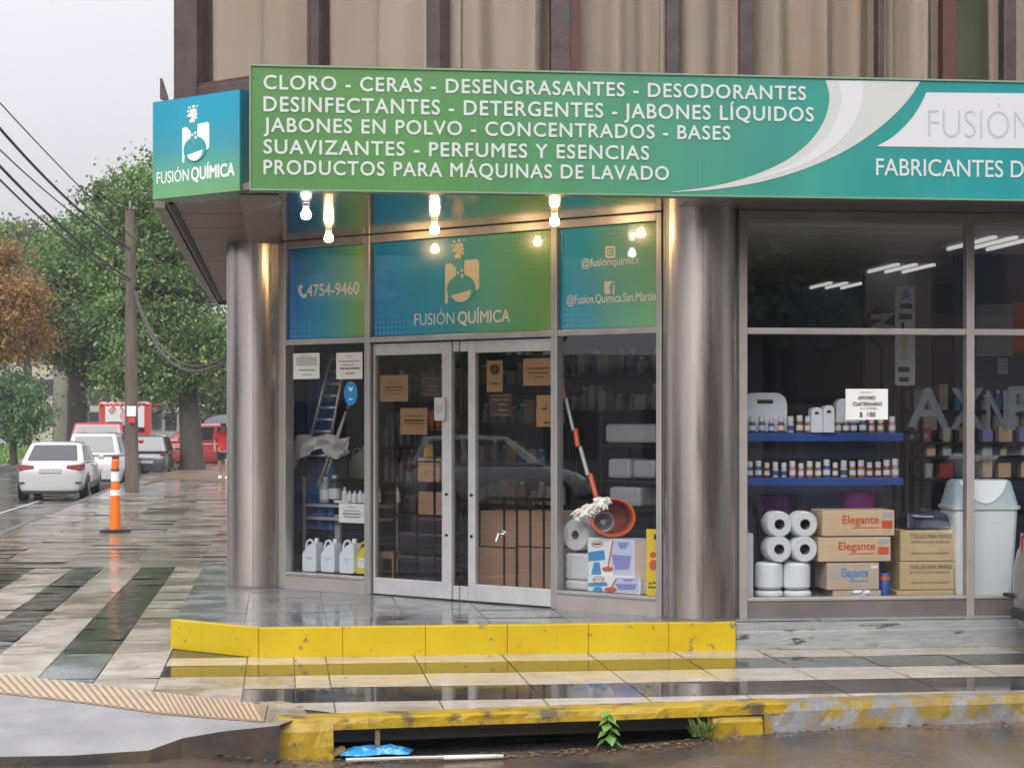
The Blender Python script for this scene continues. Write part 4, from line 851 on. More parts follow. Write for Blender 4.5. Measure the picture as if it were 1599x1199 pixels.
for k in jcol:
    def mk(k=k):
        t = thing('jar', 'x', 'jar', (0, 0, 0)); mb = MB(); mb.lathe([(0, 0), (.026, 0), (.028, .006), (.028, .07), (.023, .082), (.02, .09)], seg=14); b_ = mb.build('glass', M['jar_'+k], t)
        mb = MB(); mb.lathe([(.0284, .02), (.0284, .058)], seg=14); mb.build('label_band', M['cap' if k != 'white' else 'jar_blue'], b_)
        mb = MB(); mb.lathe([(.024, .088), (.0245, .13), (.02, .134), (0, .134)], seg=14); mb.build('cap', M['cap'], t); return t
    pro[k] = [mk(), False]
ordn = ['first', 'second', 'third', 'fourth', 'fifth', 'sixth', 'seventh', 'eighth', 'ninth', 'tenth', 'eleventh', 'twelfth', 'thirteenth', 'fourteenth', 'fifteenth', 'sixteenth', 'seventeenth', 'eighteenth', 'nineteenth']
up_ = [(1177, 'blue'), (1192, 'blue'), (1207, 'blue'), (1222, 'red'), (1237, 'white'), (1251, 'red'), (1264, 'orange'), (1311, 'amber'), (1324, 'brown'), (1336, 'purple'), (1350, 'blue'), (1364, 'orange'), (1378, 'orange'), (1396, 'pink')]
lo_ = [(1173+13.4*k, c) for k, c in enumerate('blue blue red white white pink pink orange amber blue red white amber orange brown red brown pink'.split())]
for row, yb, tier in ((up_, 675.5, 'upper'), (lo_, 745.5, 'lower')):
    for k, (px, c) in enumerate(row):
        s, z = WS.sz(px, yb); loc = WS.P(s, z, -.05); lab = f'{c} jar with white cap, {ordn[k]} from the left on the {tier} blue shelf'
        if not pro[c][1]: o = pro[c][0]; o.location = loc; o['label'] = lab; o['group'] = 'jars on the blue shelf'; pro[c][1] = True; o.rotation_euler.z = 0
        else: dup(pro[c][0], loc, random.uniform(0, 6), lab, 'jars on the blue shelf', .13)
for c in pro:
    if not pro[c][1]: bpy.data.objects.remove(pro[c][0])
def dispenser(label, x0, y0, x1, y1, pl, dep=.1, dark=True):
    t = pxthing('soap_dispenser', label, 'dispenser', pl, x0, y0, x1, y1); a, zt_ = pl.sz(x0, y0); b, _ = pl.sz(x1, y0); zb_ = pl.sz(x0, y1)[1]; r_ = min((b-a)*.42, (zt_-zb_)*.3)
    q = [(a, zb_), (b, zb_), (b, zt_-r_)] + arc(b-r_, zt_-r_, r_, r_, 0, 90, 6) + arc(a+r_, zt_-r_, r_, r_, 90, 180, 6)
    mb = MB(); mb.poly(pl, q, -dep, 0); mb.build('cover', M['jug'], t, bevel=.008); m_ = (a+b)/2
    mb = MB(); mb.pbox(pl, m_-(b-a)*.18, m_+(b-a)*.18, zb_+(zt_-zb_)*.72, zb_+(zt_-zb_)*.82, .0005, .003); mb.build('window', M['ink'], t)
    return t
dispenser('white soap dispenser, left of the two on the upper blue shelf', 1267, 636, 1284, 675, WIN.off(-.53)); dispenser('rounded white soap dispenser, right of the two on the upper blue shelf', 1286, 633, 1303, 675, WIN.off(-.50))
dispenser('large white towel dispenser behind the left jars', 1160, 613, 1229, 674, WIN.off(-.66)); dispenser('grey domed dispenser partly hidden by the ammonia notice', 1306, 622, 1350, 660, WIN.off(-.70))
# standing banner, disc for a round reflection, wall panel, window lettering
WBk = WIN.off(-1.6); t = pxthing('banner', 'narrow white vertical banner with a blue triangle inside the shop', 'banner', WBk, 1398, 447, 1429, 602)
MB().pxbox(WBk, 1398, 447, 1429, 602, -.02, 0).build('sheet', M['sign_grey'], t); bz = lambda x, y: WBk.sz(x, y)
mb = MB(); mb.poly(WBk, [bz(1407, 470), bz(1412, 452), bz(1417, 452), bz(1423, 470), bz(1415, 464)], .001, .003); mb.build('blue_triangle', M['blue_ink'], t)
mb = MB()
for x0, y0, x1, y1 in ((1405, 474, 1424, 482), (1404, 490, 1424, 499), (1407, 503, 1412, 520), (1402, 573, 1420, 581), (1404, 589, 1419, 596)): mb.pxbox(WBk, x0, y0, x1, y1, .001, .003)
mb.build('dark_print', M['ink'], t); mb = MB(); mb.poly(WBk, [bz(1404, 526), bz(1420, 526), bz(1414, 545), bz(1419, 562), bz(1404, 562), bz(1409, 545)], .001, .003); mb.build('brown_emblem', M['carton_d'], t)
mb = MB(); s, z = bz(1413, 602); mb.tube([WBk.P(s, .41, -.01), WBk.P(s, z, -.01)], .008); mb.lathe([(.18, 0), (.16, .02), (0, .03)], WBk.P(s, .40, -.01), seg=20); mb.build('pole', M['iron'], t)
WD = WIN.off(-1.9); t = pxthing('round_reflection', 'round dark red disc with a white stroke, stand-in for a reflection behind the vertical banner', 'sign', WD, 1348, 478, 1405, 540)  # disc and post added in place of a reflection in the window glass
c = WD.sz(1378, 509); mb = MB(); mb.poly(WD, arc(c[0], c[1], .165, .18, 0, 350, 30), -.03, 0); mb.build('disc', mat('dull_red', (.09, .03, .045), .5), t)
mb = MB(); mb.poly(WD, [(c[0]+x, c[1]+z) for x, z in ((-.11, .10), (.12, .12), (.0, .02), (.1, .0), (.12, -.05), (-.05, -.05), (-.12, -.02), (.0, .06), (-.1, .06))], .001, .004); mb.build('stroke', M['grey_pl'], t)
s = WD.sz(1378, 600)[0]; MB().pbox(WD, s-.015, s+.015, .41, c[1]-.15, -.03, -.01).build('post', M['iron'], t)
WP = WIN.off(-2.8); t = pxthing('wall_panel', 'grey and orange panel high on the wall at the right edge', 'panel', WP, 1525, 472, 1640, 556); MB().pxbox(WP, 1525, 475, 1582, 556, -.04, 0).build('grey_half', M['grey_pl'], t); MB().pxbox(WP, 1582.3, 472, 1660, 552, -.04, .005).build('orange_half', M['orange'], t)
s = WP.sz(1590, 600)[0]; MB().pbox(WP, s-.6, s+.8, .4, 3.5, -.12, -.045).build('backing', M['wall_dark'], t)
notice('small white note under the grey and orange panel', WP, 1558, 559, 1573, 584, .0, 'tissue_grey', [(.1, .9, .7, .04), (.1, .9, .5, .04), (.1, .9, .3, .04)])
WL = WIN.off(-.10); t = pxthing('window_lettering', 'large pale grey letters on a panel hanging inside the right window', 'lettering', WL, 1420, 605, 1650, 680)
M['pale_letter'] = mat('pale_letter', (.08, .088, .10), .6); 
for ch, x0, x1, y0, y1 in (('A', 1419, 1480, 607, 666), ('X', 1486, 1535, 607, 668), ('N', 1541, 1572, 612, 672), ('P', 1575, 1615, 605, 668)): lettering_px(ch, WL, x0, y0, x1, y1, 0, M['pale_letter'], t, offset=.02)
for ch, x0 in (('A', 1420), ('R', 1443), ('O', 1466)): lettering_px(ch, WL, x0, 677, x0+8, 685, 0, M['pale_letter'], t, offset=.02)
MB().pbox(WL, WL.sz(1418, 600)[0], WL.sz(1640, 600)[0], WL.sz(1419, 690)[1], WL.sz(1419, 600)[1], -.008, -.004).build('clear_panel', M['film'], t)
# back shelving seen through the right windows
WK = WIN.off(-1.2)
def rack(label, pl, x0, x1, tiers, dep=.3, m='iron', name='shelf_rack'):
    a, b = pl.sz(x0, 700)[0], pl.sz(x1, 700)[0]; t = thing(name, label, 'shelf', tuple(pl.P((a+b)/2, ZP+.01)))
    for y in tiers: z = pl.sz(x0, y)[1]; MB().pbox(pl, a, b, z-.025, z, -dep, 0).build('shelf_board', M[m], t)
    zt_ = pl.sz(x0, min(tiers))[1]+.25; mb = MB()
    for s in (a, b):
        for d in (-dep, -.02): mb.pbox(pl, s-.012, s+.012, ZP+.01, zt_, d-.002, d+.022)
    mb.build('upright', M[m], t); return t, a, b
t, a, b = rack('dark shelf rack with pots and packets behind the white bin', WK, 1440, 1680, [690, 712, 746, 800])
pk = [('white pot', 'tissue_grey'), ('brown pot', 'carton_g'), ('tan packet', 'carton'), ('pale packet', 'sign_grey'), ('purple packet', 'purple'), ('grey pot', 'grey_pl'), ('dull red packet', 'jar_red')]
for ti, (y, nm) in enumerate(((712, 'second'), (746, 'third'), (690, 'top'))):
    for k in range(8):
        s = a+.08+(b-a-.16)*k/7+random.uniform(-.02, .02); z = WK.sz(1440, y)[1]; nme, mm = random.choice(pk); h = random.uniform(.09, .15); hw = random.uniform(.035, .06)
        t = thing('packet', f'{nme}, {ordn[k]} from the left on the {nm} shelf of the dark rack', 'packet', tuple(WK.P(s, z, -.08)), group='goods on the dark rack'); mb = MB()
        if 'pot' in nme: mb.lathe([(hw*.8, 0), (hw, h*.9), (hw*1.06, h*.9), (hw*1.06, h), (0, h)], WK.P(s, z+.001, -.1), seg=16)
        else: mb.pbox(WK, s-hw, s+hw, z+.001, z+h, -.15, -.06)
        mb.build('body', M[mm], t)
# rear counters and shelving deep in the shop, dim behind the glass
for k, (x0, x1, y0, lab, mm) in enumerate(((4.6, 5.8, 19.4, 'grey storage cabinet deep inside the shop', 'wall_grey'), (7.0, 9.2, 19.9, 'navy storage cabinet deep inside the shop', 'navy'))):
    t = thing('cabinet', lab, 'cabinet', ((x0+x1)/2, y0, .4)); MB().box(x0, x1, y0, y0+.5, .401, 2.1).build('body', M[mm], t); mb = MB()
    for j in range(3): mb.box(x0+.05+(x1-x0)*j/3, x0+(x1-x0)*(j+1)/3-.05, y0-.02, y0-.001, .5, 2.0)
    mb.build('door', M['taupe'], t)

# ------------------------------------------------------------------ goods behind the entrance glass
def jug(label, pl, px, yb, hpx, d, m, labelmat='tissue', group='plastic jugs in the left display', wide=1.0):
    s, z = pl.off(d).sz(px, yb); _, z1 = pl.off(d).sz(px, yb-hpx); k = (z1-z)/.275; t = thing('plastic_jug', label, 'jug', tuple(pl.P(s, z, d)), group=group); T = lambda q: [(s+x*k*wide, z+.001+y*k) for x, y in q]
    mb = MB(); mb.poly(pl, T([(-.075, 0), (.075, 0), (.078, .02), (.078, .20), (.07, .228), (.062, .24), (.03, .24), (.022, .225), (.0, .222), (-.05, .175), (-.078, .15), (-.078, .02)]), d-.10*k, d); mb.build('body', M[m], t, bevel=.012)
    mb = MB(); P = [pl.P(s+x*k*wide, z+y*k, d-.05*k) for x, y in ((.005, .222), (-.005, .25), (-.03, .258), (-.06, .245), (-.074, .21), (-.074, .15))]; mb.tube(P, .011*k, 8); mb.build('handle', M[m], t)
    mb = MB(); mb.lathe([(.02*k, .238*k), (.02*k, .27*k), (.017*k, .275*k), (0, .275*k)], pl.P(s+.045*k*wide, z, d-.05*k), seg=16); mb.build('cap', M['jug' if m != 'jug_g' else 'jug_g'], t)
    mb = MB(); mb.poly(pl, T([(-.05, .05), (.055, .05), (.055, .13), (-.05, .13)]), d+.0005, d+.0015); lb = mb.build('label', M[labelmat], t)
    mb = MB()
    for v, a_, b_ in ((.112, -.035, .04), (.098, -.03, .03), (.08, -.005, .012)): mb.poly(pl, T([(a_, v), (b_, v), (b_, v+.006), (a_, v+.006)]), d+.0016, d+.002)
    mb.build('print', M['grey_pl'], lb); return t
jug('white jug, leftmost of the three white jugs in the left display', ENTR, 482, 892, 52, -.12, 'jug', 'jug'); jug('white jug between two other white jugs in the left display', ENTR, 511, 893, 52, -.12, 'jug', 'jug'); jug('white jug beside the yellow jug in the left display', ENTR, 540.5, 895, 54, -.10, 'jug', 'jug')
jug('yellow jug with white label next to the door frame', ENTR, 566, 896, 52, -.14, 'jug_y')
EL = ENTR.off(-.45)
t, a, b = rack('white metal display table with two glass shelves in the left display', EL, 474, 578, [786, 806], .38, 'white_alu', 'display_table')
for px, d in ((515, -.1), (545, -.25)): s = EL.sz(px, 800)[0]; MB().pbox(EL, s-.03, s+.03, ZP+.02, 1.05, d-.03, d).build('leg', M['white_alu'], t)
t, a, b = rack('dark rear shelf behind the display table', EL.off(-.45), 470, 590, [752], .3)
jug('grey translucent jug, left of two on the rear shelf', EL, 520, 747, 46, -.47, 'jug_g', 'jug_g', 'grey jugs on the rear shelf', 1.1); jug('grey translucent jug, right of two on the rear shelf', EL, 556, 747, 50, -.46, 'jug_g', 'jug_g', 'grey jugs on the rear shelf', 1.1)
def bottle(label, pl, px, yb, yt, wpx, d, m, band=None, capm='cap'):
    po = pl.off(d); s, z = po.sz(px, yb); _, z1 = po.sz(px, yt); r_ = (po.sz(px+wpx/2, yb)[0]-s); h = z1-z; t = thing('bottle', label, 'bottle', tuple(pl.P(s, z, d)), group='bottles on the display table'); o = pl.P(s, z+.001, d-r_)
    mb = MB(); mb.lathe([(0, 0), (r_*.95, 0), (r_, h*.04), (r_, h*.62), (r_*.8, h*.74), (r_*.4, h*.82), (r_*.38, h*.86)], o, seg=18); b_ = mb.build('body', M[m], t)
    mb = MB(); mb.lathe([(r_*.45, h*.85), (r_*.45, h*.98), (0, h)], o, seg=12); mb.build('cap', M[capm], t)
    if band: mb = MB(); mb.lathe([(r_*1.01, h*.12), (r_*1.01, h*.5)], o, seg=18); mb.build('label', M[band], b_)
bottle('grey bottle with white label at the left end of the display table', EL, 502, 785, 744, 14, -.06, 'jug_g', 'tissue'); bottle('navy bottle with a square white label on the display table', EL, 516, 784, 741, 15, -.04, 'navy', 'tissue')
for k, (px, yt) in enumerate(((535, 760), (543, 766), (551, 766), (559.5, 765), (567, 766))): bottle(f'small white bottle, {ordn[k]} from the left beside the navy bottle', EL, px, 785, yt, 7, -.05, 'jug')
t = pxthing('cloth_pack', 'flat blue and white packet in front of the small white bottles', 'packet', EL, 520, 780, 545, 786); MB().pxbox(EL, 521, 781, 544, 785.5, -.10, .0).build('packet', M['jug'], t, bevel=.004)
for k, px in enumerate((588, 618)): bottle('small white bottle behind the %s edge of the left door glass' % ('left' if k == 0 else 'middle'), EL.off(-.2), px, 785, 762, 7, -.05, 'jug')
# blue cloth, ladder, sheet, sticks
t = pxthing('blue_overall', 'hanging blue cloth at the left side of the left display', 'cloth', EL, 452, 575, 500, 740)
mb = MB(); vs = []
for k in range(25):
    u = k/24; s = EL.sz(448+62*u, 600)[0]; dd = -.1+.03*math.sin(u*22); vs.append((mb.v(EL.P(s, .9, dd)), mb.v(EL.P(s, 2.35, dd*1.1))))
for k in range(24): mb.f([vs[k][0], vs[k+1][0], vs[k+1][1], vs[k][1]], 0, True)
mb.build('cloth', M['blue'], t)
EB = ENTR.off(-.34); t = pxthing('ladder', 'aluminium step ladder leaning behind the two white notices', 'ladder', EB, 484, 555, 550, 720)
ep = lambda x, y, d=0: EB.P(*EB.sz(x, y), d)
ra = (ep(519, 552), ep(478, 720, .02)); rb = (ep(541, 552), ep(512, 720, .02))
for q in (ra, rb): MB().tube([q[0], q[1]], .017, 6).build('rail', M['alu'], t)
mb = MB()
for k in range(9): u = (k+.5)/9; mb.tube([ra[0].lerp(ra[1], u), rb[0].lerp(rb[1], u)], .015, 6)
mb.build('rung', M['alu'], t)
for lab, p, q, m in (('pale wooden broom stick crossing the ladder', (560, 610), (505, 760), 'wood'), ('grey broom stick right of the ladder', (552, 628), (520, 740), 'grey_pl')):
    t = pxthing('broom_stick', lab, 'stick', EB, *p, *q); mb = MB(); mb.tube([EB.P(*EB.sz(*p), .06), EB.P(*EB.sz(*q), .08)], .012, 8); o = mb.build('stick', M[m], t); mb = MB(); mb.tube([EB.P(*EB.sz(*p), .06), EB.P(*EB.sz(p[0]-4, p[1]+14), .062)], .017, 8); mb.build('grip', M['orange' if m == 'wood' else 'iron'], t)
t = pxthing('plastic_sheet', 'crumpled translucent white sheet draped in front of the ladder', 'sheet', EB, 452, 678, 560, 735)
mb = MB(); nx, ny = 26, 9; vs = []
topy = lambda u: 692-16*math.sin(min(u*2.6, 1.57)) + 12*max(u-.35, 0) + 3*math.sin(u*17)
for j in range(ny):
    r_ = []
    for i in range(nx): u = i/(nx-1); v = j/(ny-1); y = topy(u)+v*(40+8*math.sin(u*9)-18*u); r_.append(mb.v(EB.P(*EB.sz(453+106*u, y), .09+.03*math.sin(u*31+v*5)+.05*v+.02*math.sin(v*9+u*7))))
    vs.append(r_)
for j in range(ny-1):
    for i in range(nx-1): mb.f([vs[j][i], vs[j][i+1], vs[j+1][i+1], vs[j+1][i]], 0, True)
mb.build('sheet', M['cloth'], t, fixn=False)
# behind the left door leaf
ED = ENTR.off(-.75); t, a, b = rack('dim shelf rack behind the left door leaf', ED, 594, 668, [697, 752, 800], .3)
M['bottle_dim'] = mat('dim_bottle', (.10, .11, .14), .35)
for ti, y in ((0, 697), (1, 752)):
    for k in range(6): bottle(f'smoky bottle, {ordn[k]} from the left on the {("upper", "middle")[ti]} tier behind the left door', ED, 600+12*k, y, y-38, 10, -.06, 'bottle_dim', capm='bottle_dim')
EF = ENTR.off(-.32)
jug('yellow jug on the stack behind the left door leaf', EF, 668, 714, 22, -.03, 'jug_y', 'jug_y', 'jugs behind the door', 1.4)
def soft(name, label, cat, pl, x0, y0, x1, y1, m, dep=.2, bev=.012, group=None):
    t = pxthing(name, label, cat, pl, x0, y0, x1, y1, group); MB().pxbox(pl, x0, y0, x1, y1, -dep, 0).build('body', M[m], t, bevel=bev); return t
t, r = carton('tan carton just under the yellow jug behind the left door', 652, 722, 686, 752, 'carton', EF, .2); word(t, EF, r, .3, .3, .8, .6, 'O', 'red_ink')
soft('ledge_board', 'pale board between the yellow jug and the tan carton', 'board', EF, 648, 715, 688, 720, 'sign_grey', .22, .004)
carton('tan carton with white top at mid height behind the left door', 653, 767, 690, 803, 'carton_g', EF, .2); soft('orange_bag', 'orange bag near the lock behind the left door', 'bag', EF, 668, 640, 690, 668, 'orange', .1, .03)
for k, (y0, y1, lab) in enumerate(((832, 866, 'upper navy crate behind the left door leaf'), (868, 906, 'lower navy crate behind the left door leaf'))):
    t = pxthing('crate', lab, 'crate', EF, 624, y0, 694, y1); MB().pxbox(EF, 624, y0, 694, y1, -.3, 0).build('body', M['navy'], t, bevel=.01); MB().pxbox(EF, 624, y0, 694, y0+4, .001, .012).build('rim', M['taupe'], t)
t = pxthing('stool', 'wooden stool at the left side behind the left door', 'stool', EF, 588, 860, 615, 905); mb = MB(); mb.pxbox(EF, 590, 862, 616, 872, -.18, 0); mb.build('seat', M['wood'], t)
for px in (592, 612): MB().pxbox(EF, px, 872, px+2.5, 916, -.03, 0).build('leg', M['wood'], t)
t = pxthing('storage_block', 'dark crate under the tan cartons behind the left door', 'crate', EF, 640, 805, 692, 830); MB().pxbox(EF, 642, 805, 692, 830, -.3, 0).build('body', M['navy'], t); MB().pxbox(EF, 646, 808, 690, 812, .001, .01).build('rim', M['taupe'], t)
MB().pxbox(EF, 656, 753, 688, 766, -.22, 0).build('slab', M['navy'], t)
# taller racks deeper in the shop
def stocked(nm, lab, pl, x0, x1, tiers, cnt):
    t, a, b = rack(lab, pl, x0, x1, tiers, .3)
    kinds = [('pale bottle', 'grey_pl'), ('white bottle', 'jug_g'), ('tan box', 'carton_g'), ('white box', 'tissue_grey'), ('blue bottle', 'blue_ink'), ('pale box', 'sign_grey'), ('amber bottle', 'jar_amber')]
    for ti, y in enumerate(tiers):
        z = pl.sz(x0, y)[1]; s = a+.05
        for k in range(cnt):
            kn, km = random.choice(kinds); h = random.uniform(.12, .24); hw = random.uniform(.035, .065); s = a+.07+(b-a-.14)*k/(cnt-1)+random.uniform(-.015, .015); d = random.uniform(-.10, -.05)
            t = thing('stock_' + kn.split()[1], f'{kn}, {ordn[k]} from left, {ordn[ti]} tier down of {nm}', kn.split()[1], tuple(pl.P(s, z, d)), group='stock on the ' + nm); mb = MB()
            if 'bottle' in kn: mb.lathe([(0, .001), (hw*.9, .001), (hw*.9, h*.6), (hw*.4, h*.78), (hw*.38, h*.86)], pl.P(s, z, d-.06), seg=12); mb.build('body', M[km], t); mb = MB(); mb.lathe([(hw*.45, h*.85), (hw*.45, h), (0, h)], pl.P(s, z, d-.06), seg=10); mb.build('cap', M['cap'], t)
            else: mb.pbox(pl, s-hw, s+hw, z+.001, z+h, d-.15, d); mb.build('body', M[km], t)
stocked('rear rack behind left door', 'tall rear rack deep behind the left door leaf', ENTR.off(-1.7), 590, 705, [610, 672, 735, 800], 8)
stocked('rear rack behind right door', 'tall rear rack deep behind the right door leaf', ENTR.off(-1.7), 735, 862, [600, 660, 722, 785], 8)
stocked('rear rack behind mop', 'tall rear rack deep behind the spin mop', ENTR.off(-1.9), 872, 1040, [585, 640], 9)
stocked('rear rack behind vertical banner', 'tall rear rack at the far side of the shop beyond the vertical banner', WIN.off(-2.4), 1425, 1640, [640, 672], 10)
# behind the right door leaf
EG = ENTR.off(-.36)
for k, (x0, y0, x1, y1, lab) in enumerate(((750, 797, 806, 852, 'upper left brown carton behind the right door grille'), (807, 797, 861, 852, 'upper right brown carton behind the right door grille'), (748, 854, 804, 918, 'lower left brown carton behind the right door grille'), (805, 854, 861, 922, 'lower right brown carton behind the right door grille'))): carton(lab, x0, y0, x1, y1, 'carton_g', EG, .35, group='cartons behind the grille')
# right display: mop, bucket, boxes, rolls
ER = ENTR.off(-.16); rp = lambda x, y, d=0: ER.P(*ER.sz(x, y), d)
t = pxthing('spin_mop', 'orange and white spin mop with white yarn head in the right display', 'mop', ER, 878, 582, 965, 810)
for nm, p, q, r_, m in (('grip', (877.5, 582), (887, 622), .023, 'orange'), ('pole', (887, 622), (902, 672), .014, 'sign_grey'), ('clamp', (902, 670), (909, 697), .022, 'orange'), ('pole', (909, 697), (925, 742), .017, 'sign_grey'), ('joint', (925, 740), (938, 776), .022, 'orange')):
    MB().tube([rp(*p, .03), rp(*q, .06)], r_, 10).build(nm, M[m], t)
mb = MB(); c0_ = rp(938, 793, .11)
for k in range(230):
    a_ = random.uniform(0, 6.28); u = random.uniform(-1, 1); L0 = .13*u
    base = c0_ + Vector((ER.u.x*L0, ER.u.y*L0, .055*u+.03)); dr = Vector((math.cos(a_)*ER.u.x*.5+ER.n.x*.5*abs(math.sin(a_)), math.cos(a_)*ER.u.y*.5+ER.n.y*.5*abs(math.sin(a_)), -.7+random.uniform(-.5, .7))).normalized()
    ln = random.uniform(.05, .1); mb.tube([base, base+dr*ln*.5+Vector((0, 0, .01)), base+dr*ln], [.014, .013, .010], 5)
mb.build('yarn_head', M['mop'], t)
t = pxthing('mop_bucket', 'orange oval bucket lying on its side with a silver basket inside', 'bucket', ER, 918, 776, 994, 840)
s, z = ER.sz(957, 808); o = ER.P(s, z+.002, .0); kz = ER.sz(957, 777)[1]-z; kx = kz*36/31; ratio = kx/kz
def oval(prof, m, nm, par, c=o, sx=ratio):
    mb = MB(); seg = 40; rings = []
    for r_, h in prof: rings.append([mb.v(c + Vector((RT.x, RT.y, 0))*(r_*sx*math.cos(k*6.2832/seg)) + Vector((0, 0, 1))*(r_*math.sin(k*6.2832/seg)) + Vector((FW.x, FW.y, -.05))*h) for k in range(seg)])
    for i in range(len(rings)-1):
        for k in range(seg): mb.f([rings[i][k], rings[i][(k+1) % seg], rings[i+1][(k+1) % seg], rings[i+1][k]], 0, True)
    return mb.build(nm, M[m], par)
bk = oval([(kz*.72, .29), (kz*.84, .02), (kz*.95, .02), (kz, .0), (kz*.98, -.02), (kz*.9, -.022), (kz*.84, .0), (kz*.68, .28), (.004, .28)], 'orange', 'shell', t)
oval([(kz*.66, .27), (kz*.8, .05)], 'jar_red', 'inside', bk)
c2 = o + Vector((RT.x, RT.y, 0))*(-kx*.40) + Vector((0, 0, -kz*.22)); oval([(kz*.5, .2), (kz*.55, .0), (kz*.5, -.01), (kz*.46, .0), (kz*.4, .14), (kz*.16, .13), (kz*.14, .05), (.003, .05)], 'grey_pl', 'basket', t, c2, 1.0)
def mopbox(label, x0, y0, x1, y1, pl):
    t = pxthing('product_box', label, 'box', pl, x0, y0, x1, y1); MB().pxbox(pl, x0, y0, x1, y1, -.22, 0).build('body', M['white'], t, bevel=.003); X = lambda u: x0+(x1-x0)*u; Y = lambda v: y0+(y1-y0)*v
    q = lambda pts: [pl.sz(X(u), Y(v)) for u, v in pts]
    mb = MB(); mb.poly(pl, q([(.02, .36), (.36, .30), (.38, .56), (.02, .6)]), .001, .002); mb.poly(pl, q([(.14, .62), (.26, .62), (.3, .95), (.08, .95)]), .001, .002); mb.build('blue_print', M['blue_ink'], t)
    mb = MB(); mb.poly(pl, q([(.54, .02), (.98, .02), (.98, .97), (.56, .97), (.5, .6)]), .001, .002); mb.build('lilac_print', M['lilac'], t)
    mb = MB(); mb.poly(pl, q([(.52, .42), (.94, .46), (.9, .8), (.6, .82)]), .0022, .003); mb.poly(pl, q([(.66, .1), (.9, .1), (.84, .26), (.7, .28)]), .0022, .003); mb.build('bucket_print', M['purple'], t)
    mb = MB(); mb.poly(pl, q([(.54, .05), (.57, .05), (.46, .74), (.43, .74)]), .0032, .004); mb.poly(pl, [pl.sz(X(.44)+9*(x1-x0)/73*math.cos(k*.524), Y(.8)+4*math.sin(k*.524)) for k in range(12)], .0032, .004); mb.build('mop_print', M['red_ink'], t)
    mb = MB()
    for k in range(20):
        a0, a1 = k*.314, (k+1)*.314; r0, r1 = 1, .84
        mb.poly(pl, [pl.sz(X(.21)+r_*9*math.cos(a_), Y(.15)+r_*5*math.sin(a_)) for r_, a_ in ((r0, a0), (r0, a1), (r1, a1), (r1, a0))], .001, .002)
    mb.poly(pl, q([(.13, .12), (.29, .12), (.29, .17), (.13, .17)]), .001, .002); mb.build('ring_print', M['jar_red'], t)
mopbox('larger white mop box with blue and lilac print under the bucket', 917.5, 840.5, 990, 900, ER); mopbox('lower white mop box with blue and lilac print at the bottom of the right display', 917.5, 901, 1000, 925, ER.off(.03))
carton('plain orange brown carton beside the mop boxes', 990.5, 844, 1010, 926, 'carton_g', ER.off(-.02), .2)
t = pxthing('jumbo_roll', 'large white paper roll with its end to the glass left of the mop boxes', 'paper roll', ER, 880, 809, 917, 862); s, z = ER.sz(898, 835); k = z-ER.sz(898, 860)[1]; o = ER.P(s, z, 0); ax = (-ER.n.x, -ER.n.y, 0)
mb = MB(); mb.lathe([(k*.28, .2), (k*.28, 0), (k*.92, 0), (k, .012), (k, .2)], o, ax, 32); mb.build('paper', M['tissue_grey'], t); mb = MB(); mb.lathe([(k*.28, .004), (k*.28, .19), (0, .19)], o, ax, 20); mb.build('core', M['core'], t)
for lab, y0, y1 in (('wrapped white paper roll pack under the large roll', 864, 905), ('low white paper pack at the bottom left of the right display', 906, 921)):
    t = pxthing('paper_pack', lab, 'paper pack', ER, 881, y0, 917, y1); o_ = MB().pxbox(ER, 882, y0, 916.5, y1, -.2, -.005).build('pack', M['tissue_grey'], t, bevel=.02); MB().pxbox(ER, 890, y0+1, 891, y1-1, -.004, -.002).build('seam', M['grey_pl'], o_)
t = pxthing('yellow_board', 'yellow board with red and black print beside the right column', 'board', ER.off(.06), 1008, 826, 1027, 930); pl = ER.off(.06); MB().pxbox(pl, 1009, 826, 1031, 930, -.02, 0).build('board', M['yellow_board'], t, bevel=.004)
mb = MB(); mb.poly(pl, [pl.sz(1020+6*math.cos(k*.5236), 882+9*math.sin(k*.5236)) for k in range(12)], .001, .002); mb.poly(pl, [pl.sz(1020+5*math.cos(k*.5236), 866+5*math.sin(k*.5236)) for k in range(12)], .001, .002); mb.build('red_figure', M['red_ink'], t)
mb = MB()
for x0, y0, x1, y1 in ((1013, 909, 1018, 912), (1019, 908, 1025, 911), (1012, 915, 1024, 918), (1021, 834, 1027, 842)): mb.pxbox(pl, x0, y0, x1, y1, .001, .002)
mb.build('black_print', M['ink'], t)
EK = ENTR.off(-.85); t, a, b = rack('dim rear rack of pale packs standing in for reflections behind the mop', EK, 938, 1030, [693, 748, 792], .4)
for lab, x0, y0, x1, y1 in (('long pale pack standing in for a reflection on the top tier behind the mop', 944, 662, 1024, 692), ('left pale pack standing in for a reflection on the second tier behind the mop', 948, 716, 984, 747), ('right pale pack standing in for a reflection on the second tier behind the mop', 987, 718, 1022, 747), ('pale pack standing in for a reflection on the lowest tier behind the mop', 950, 760, 1000, 791)): soft('paper_pack', lab, 'paper pack', EK, x0, y0, x1, y1, 'grey_pl', .3, .03, 'packs on the rear rack')  # grey reflections in the display glass, built as packs on a rack
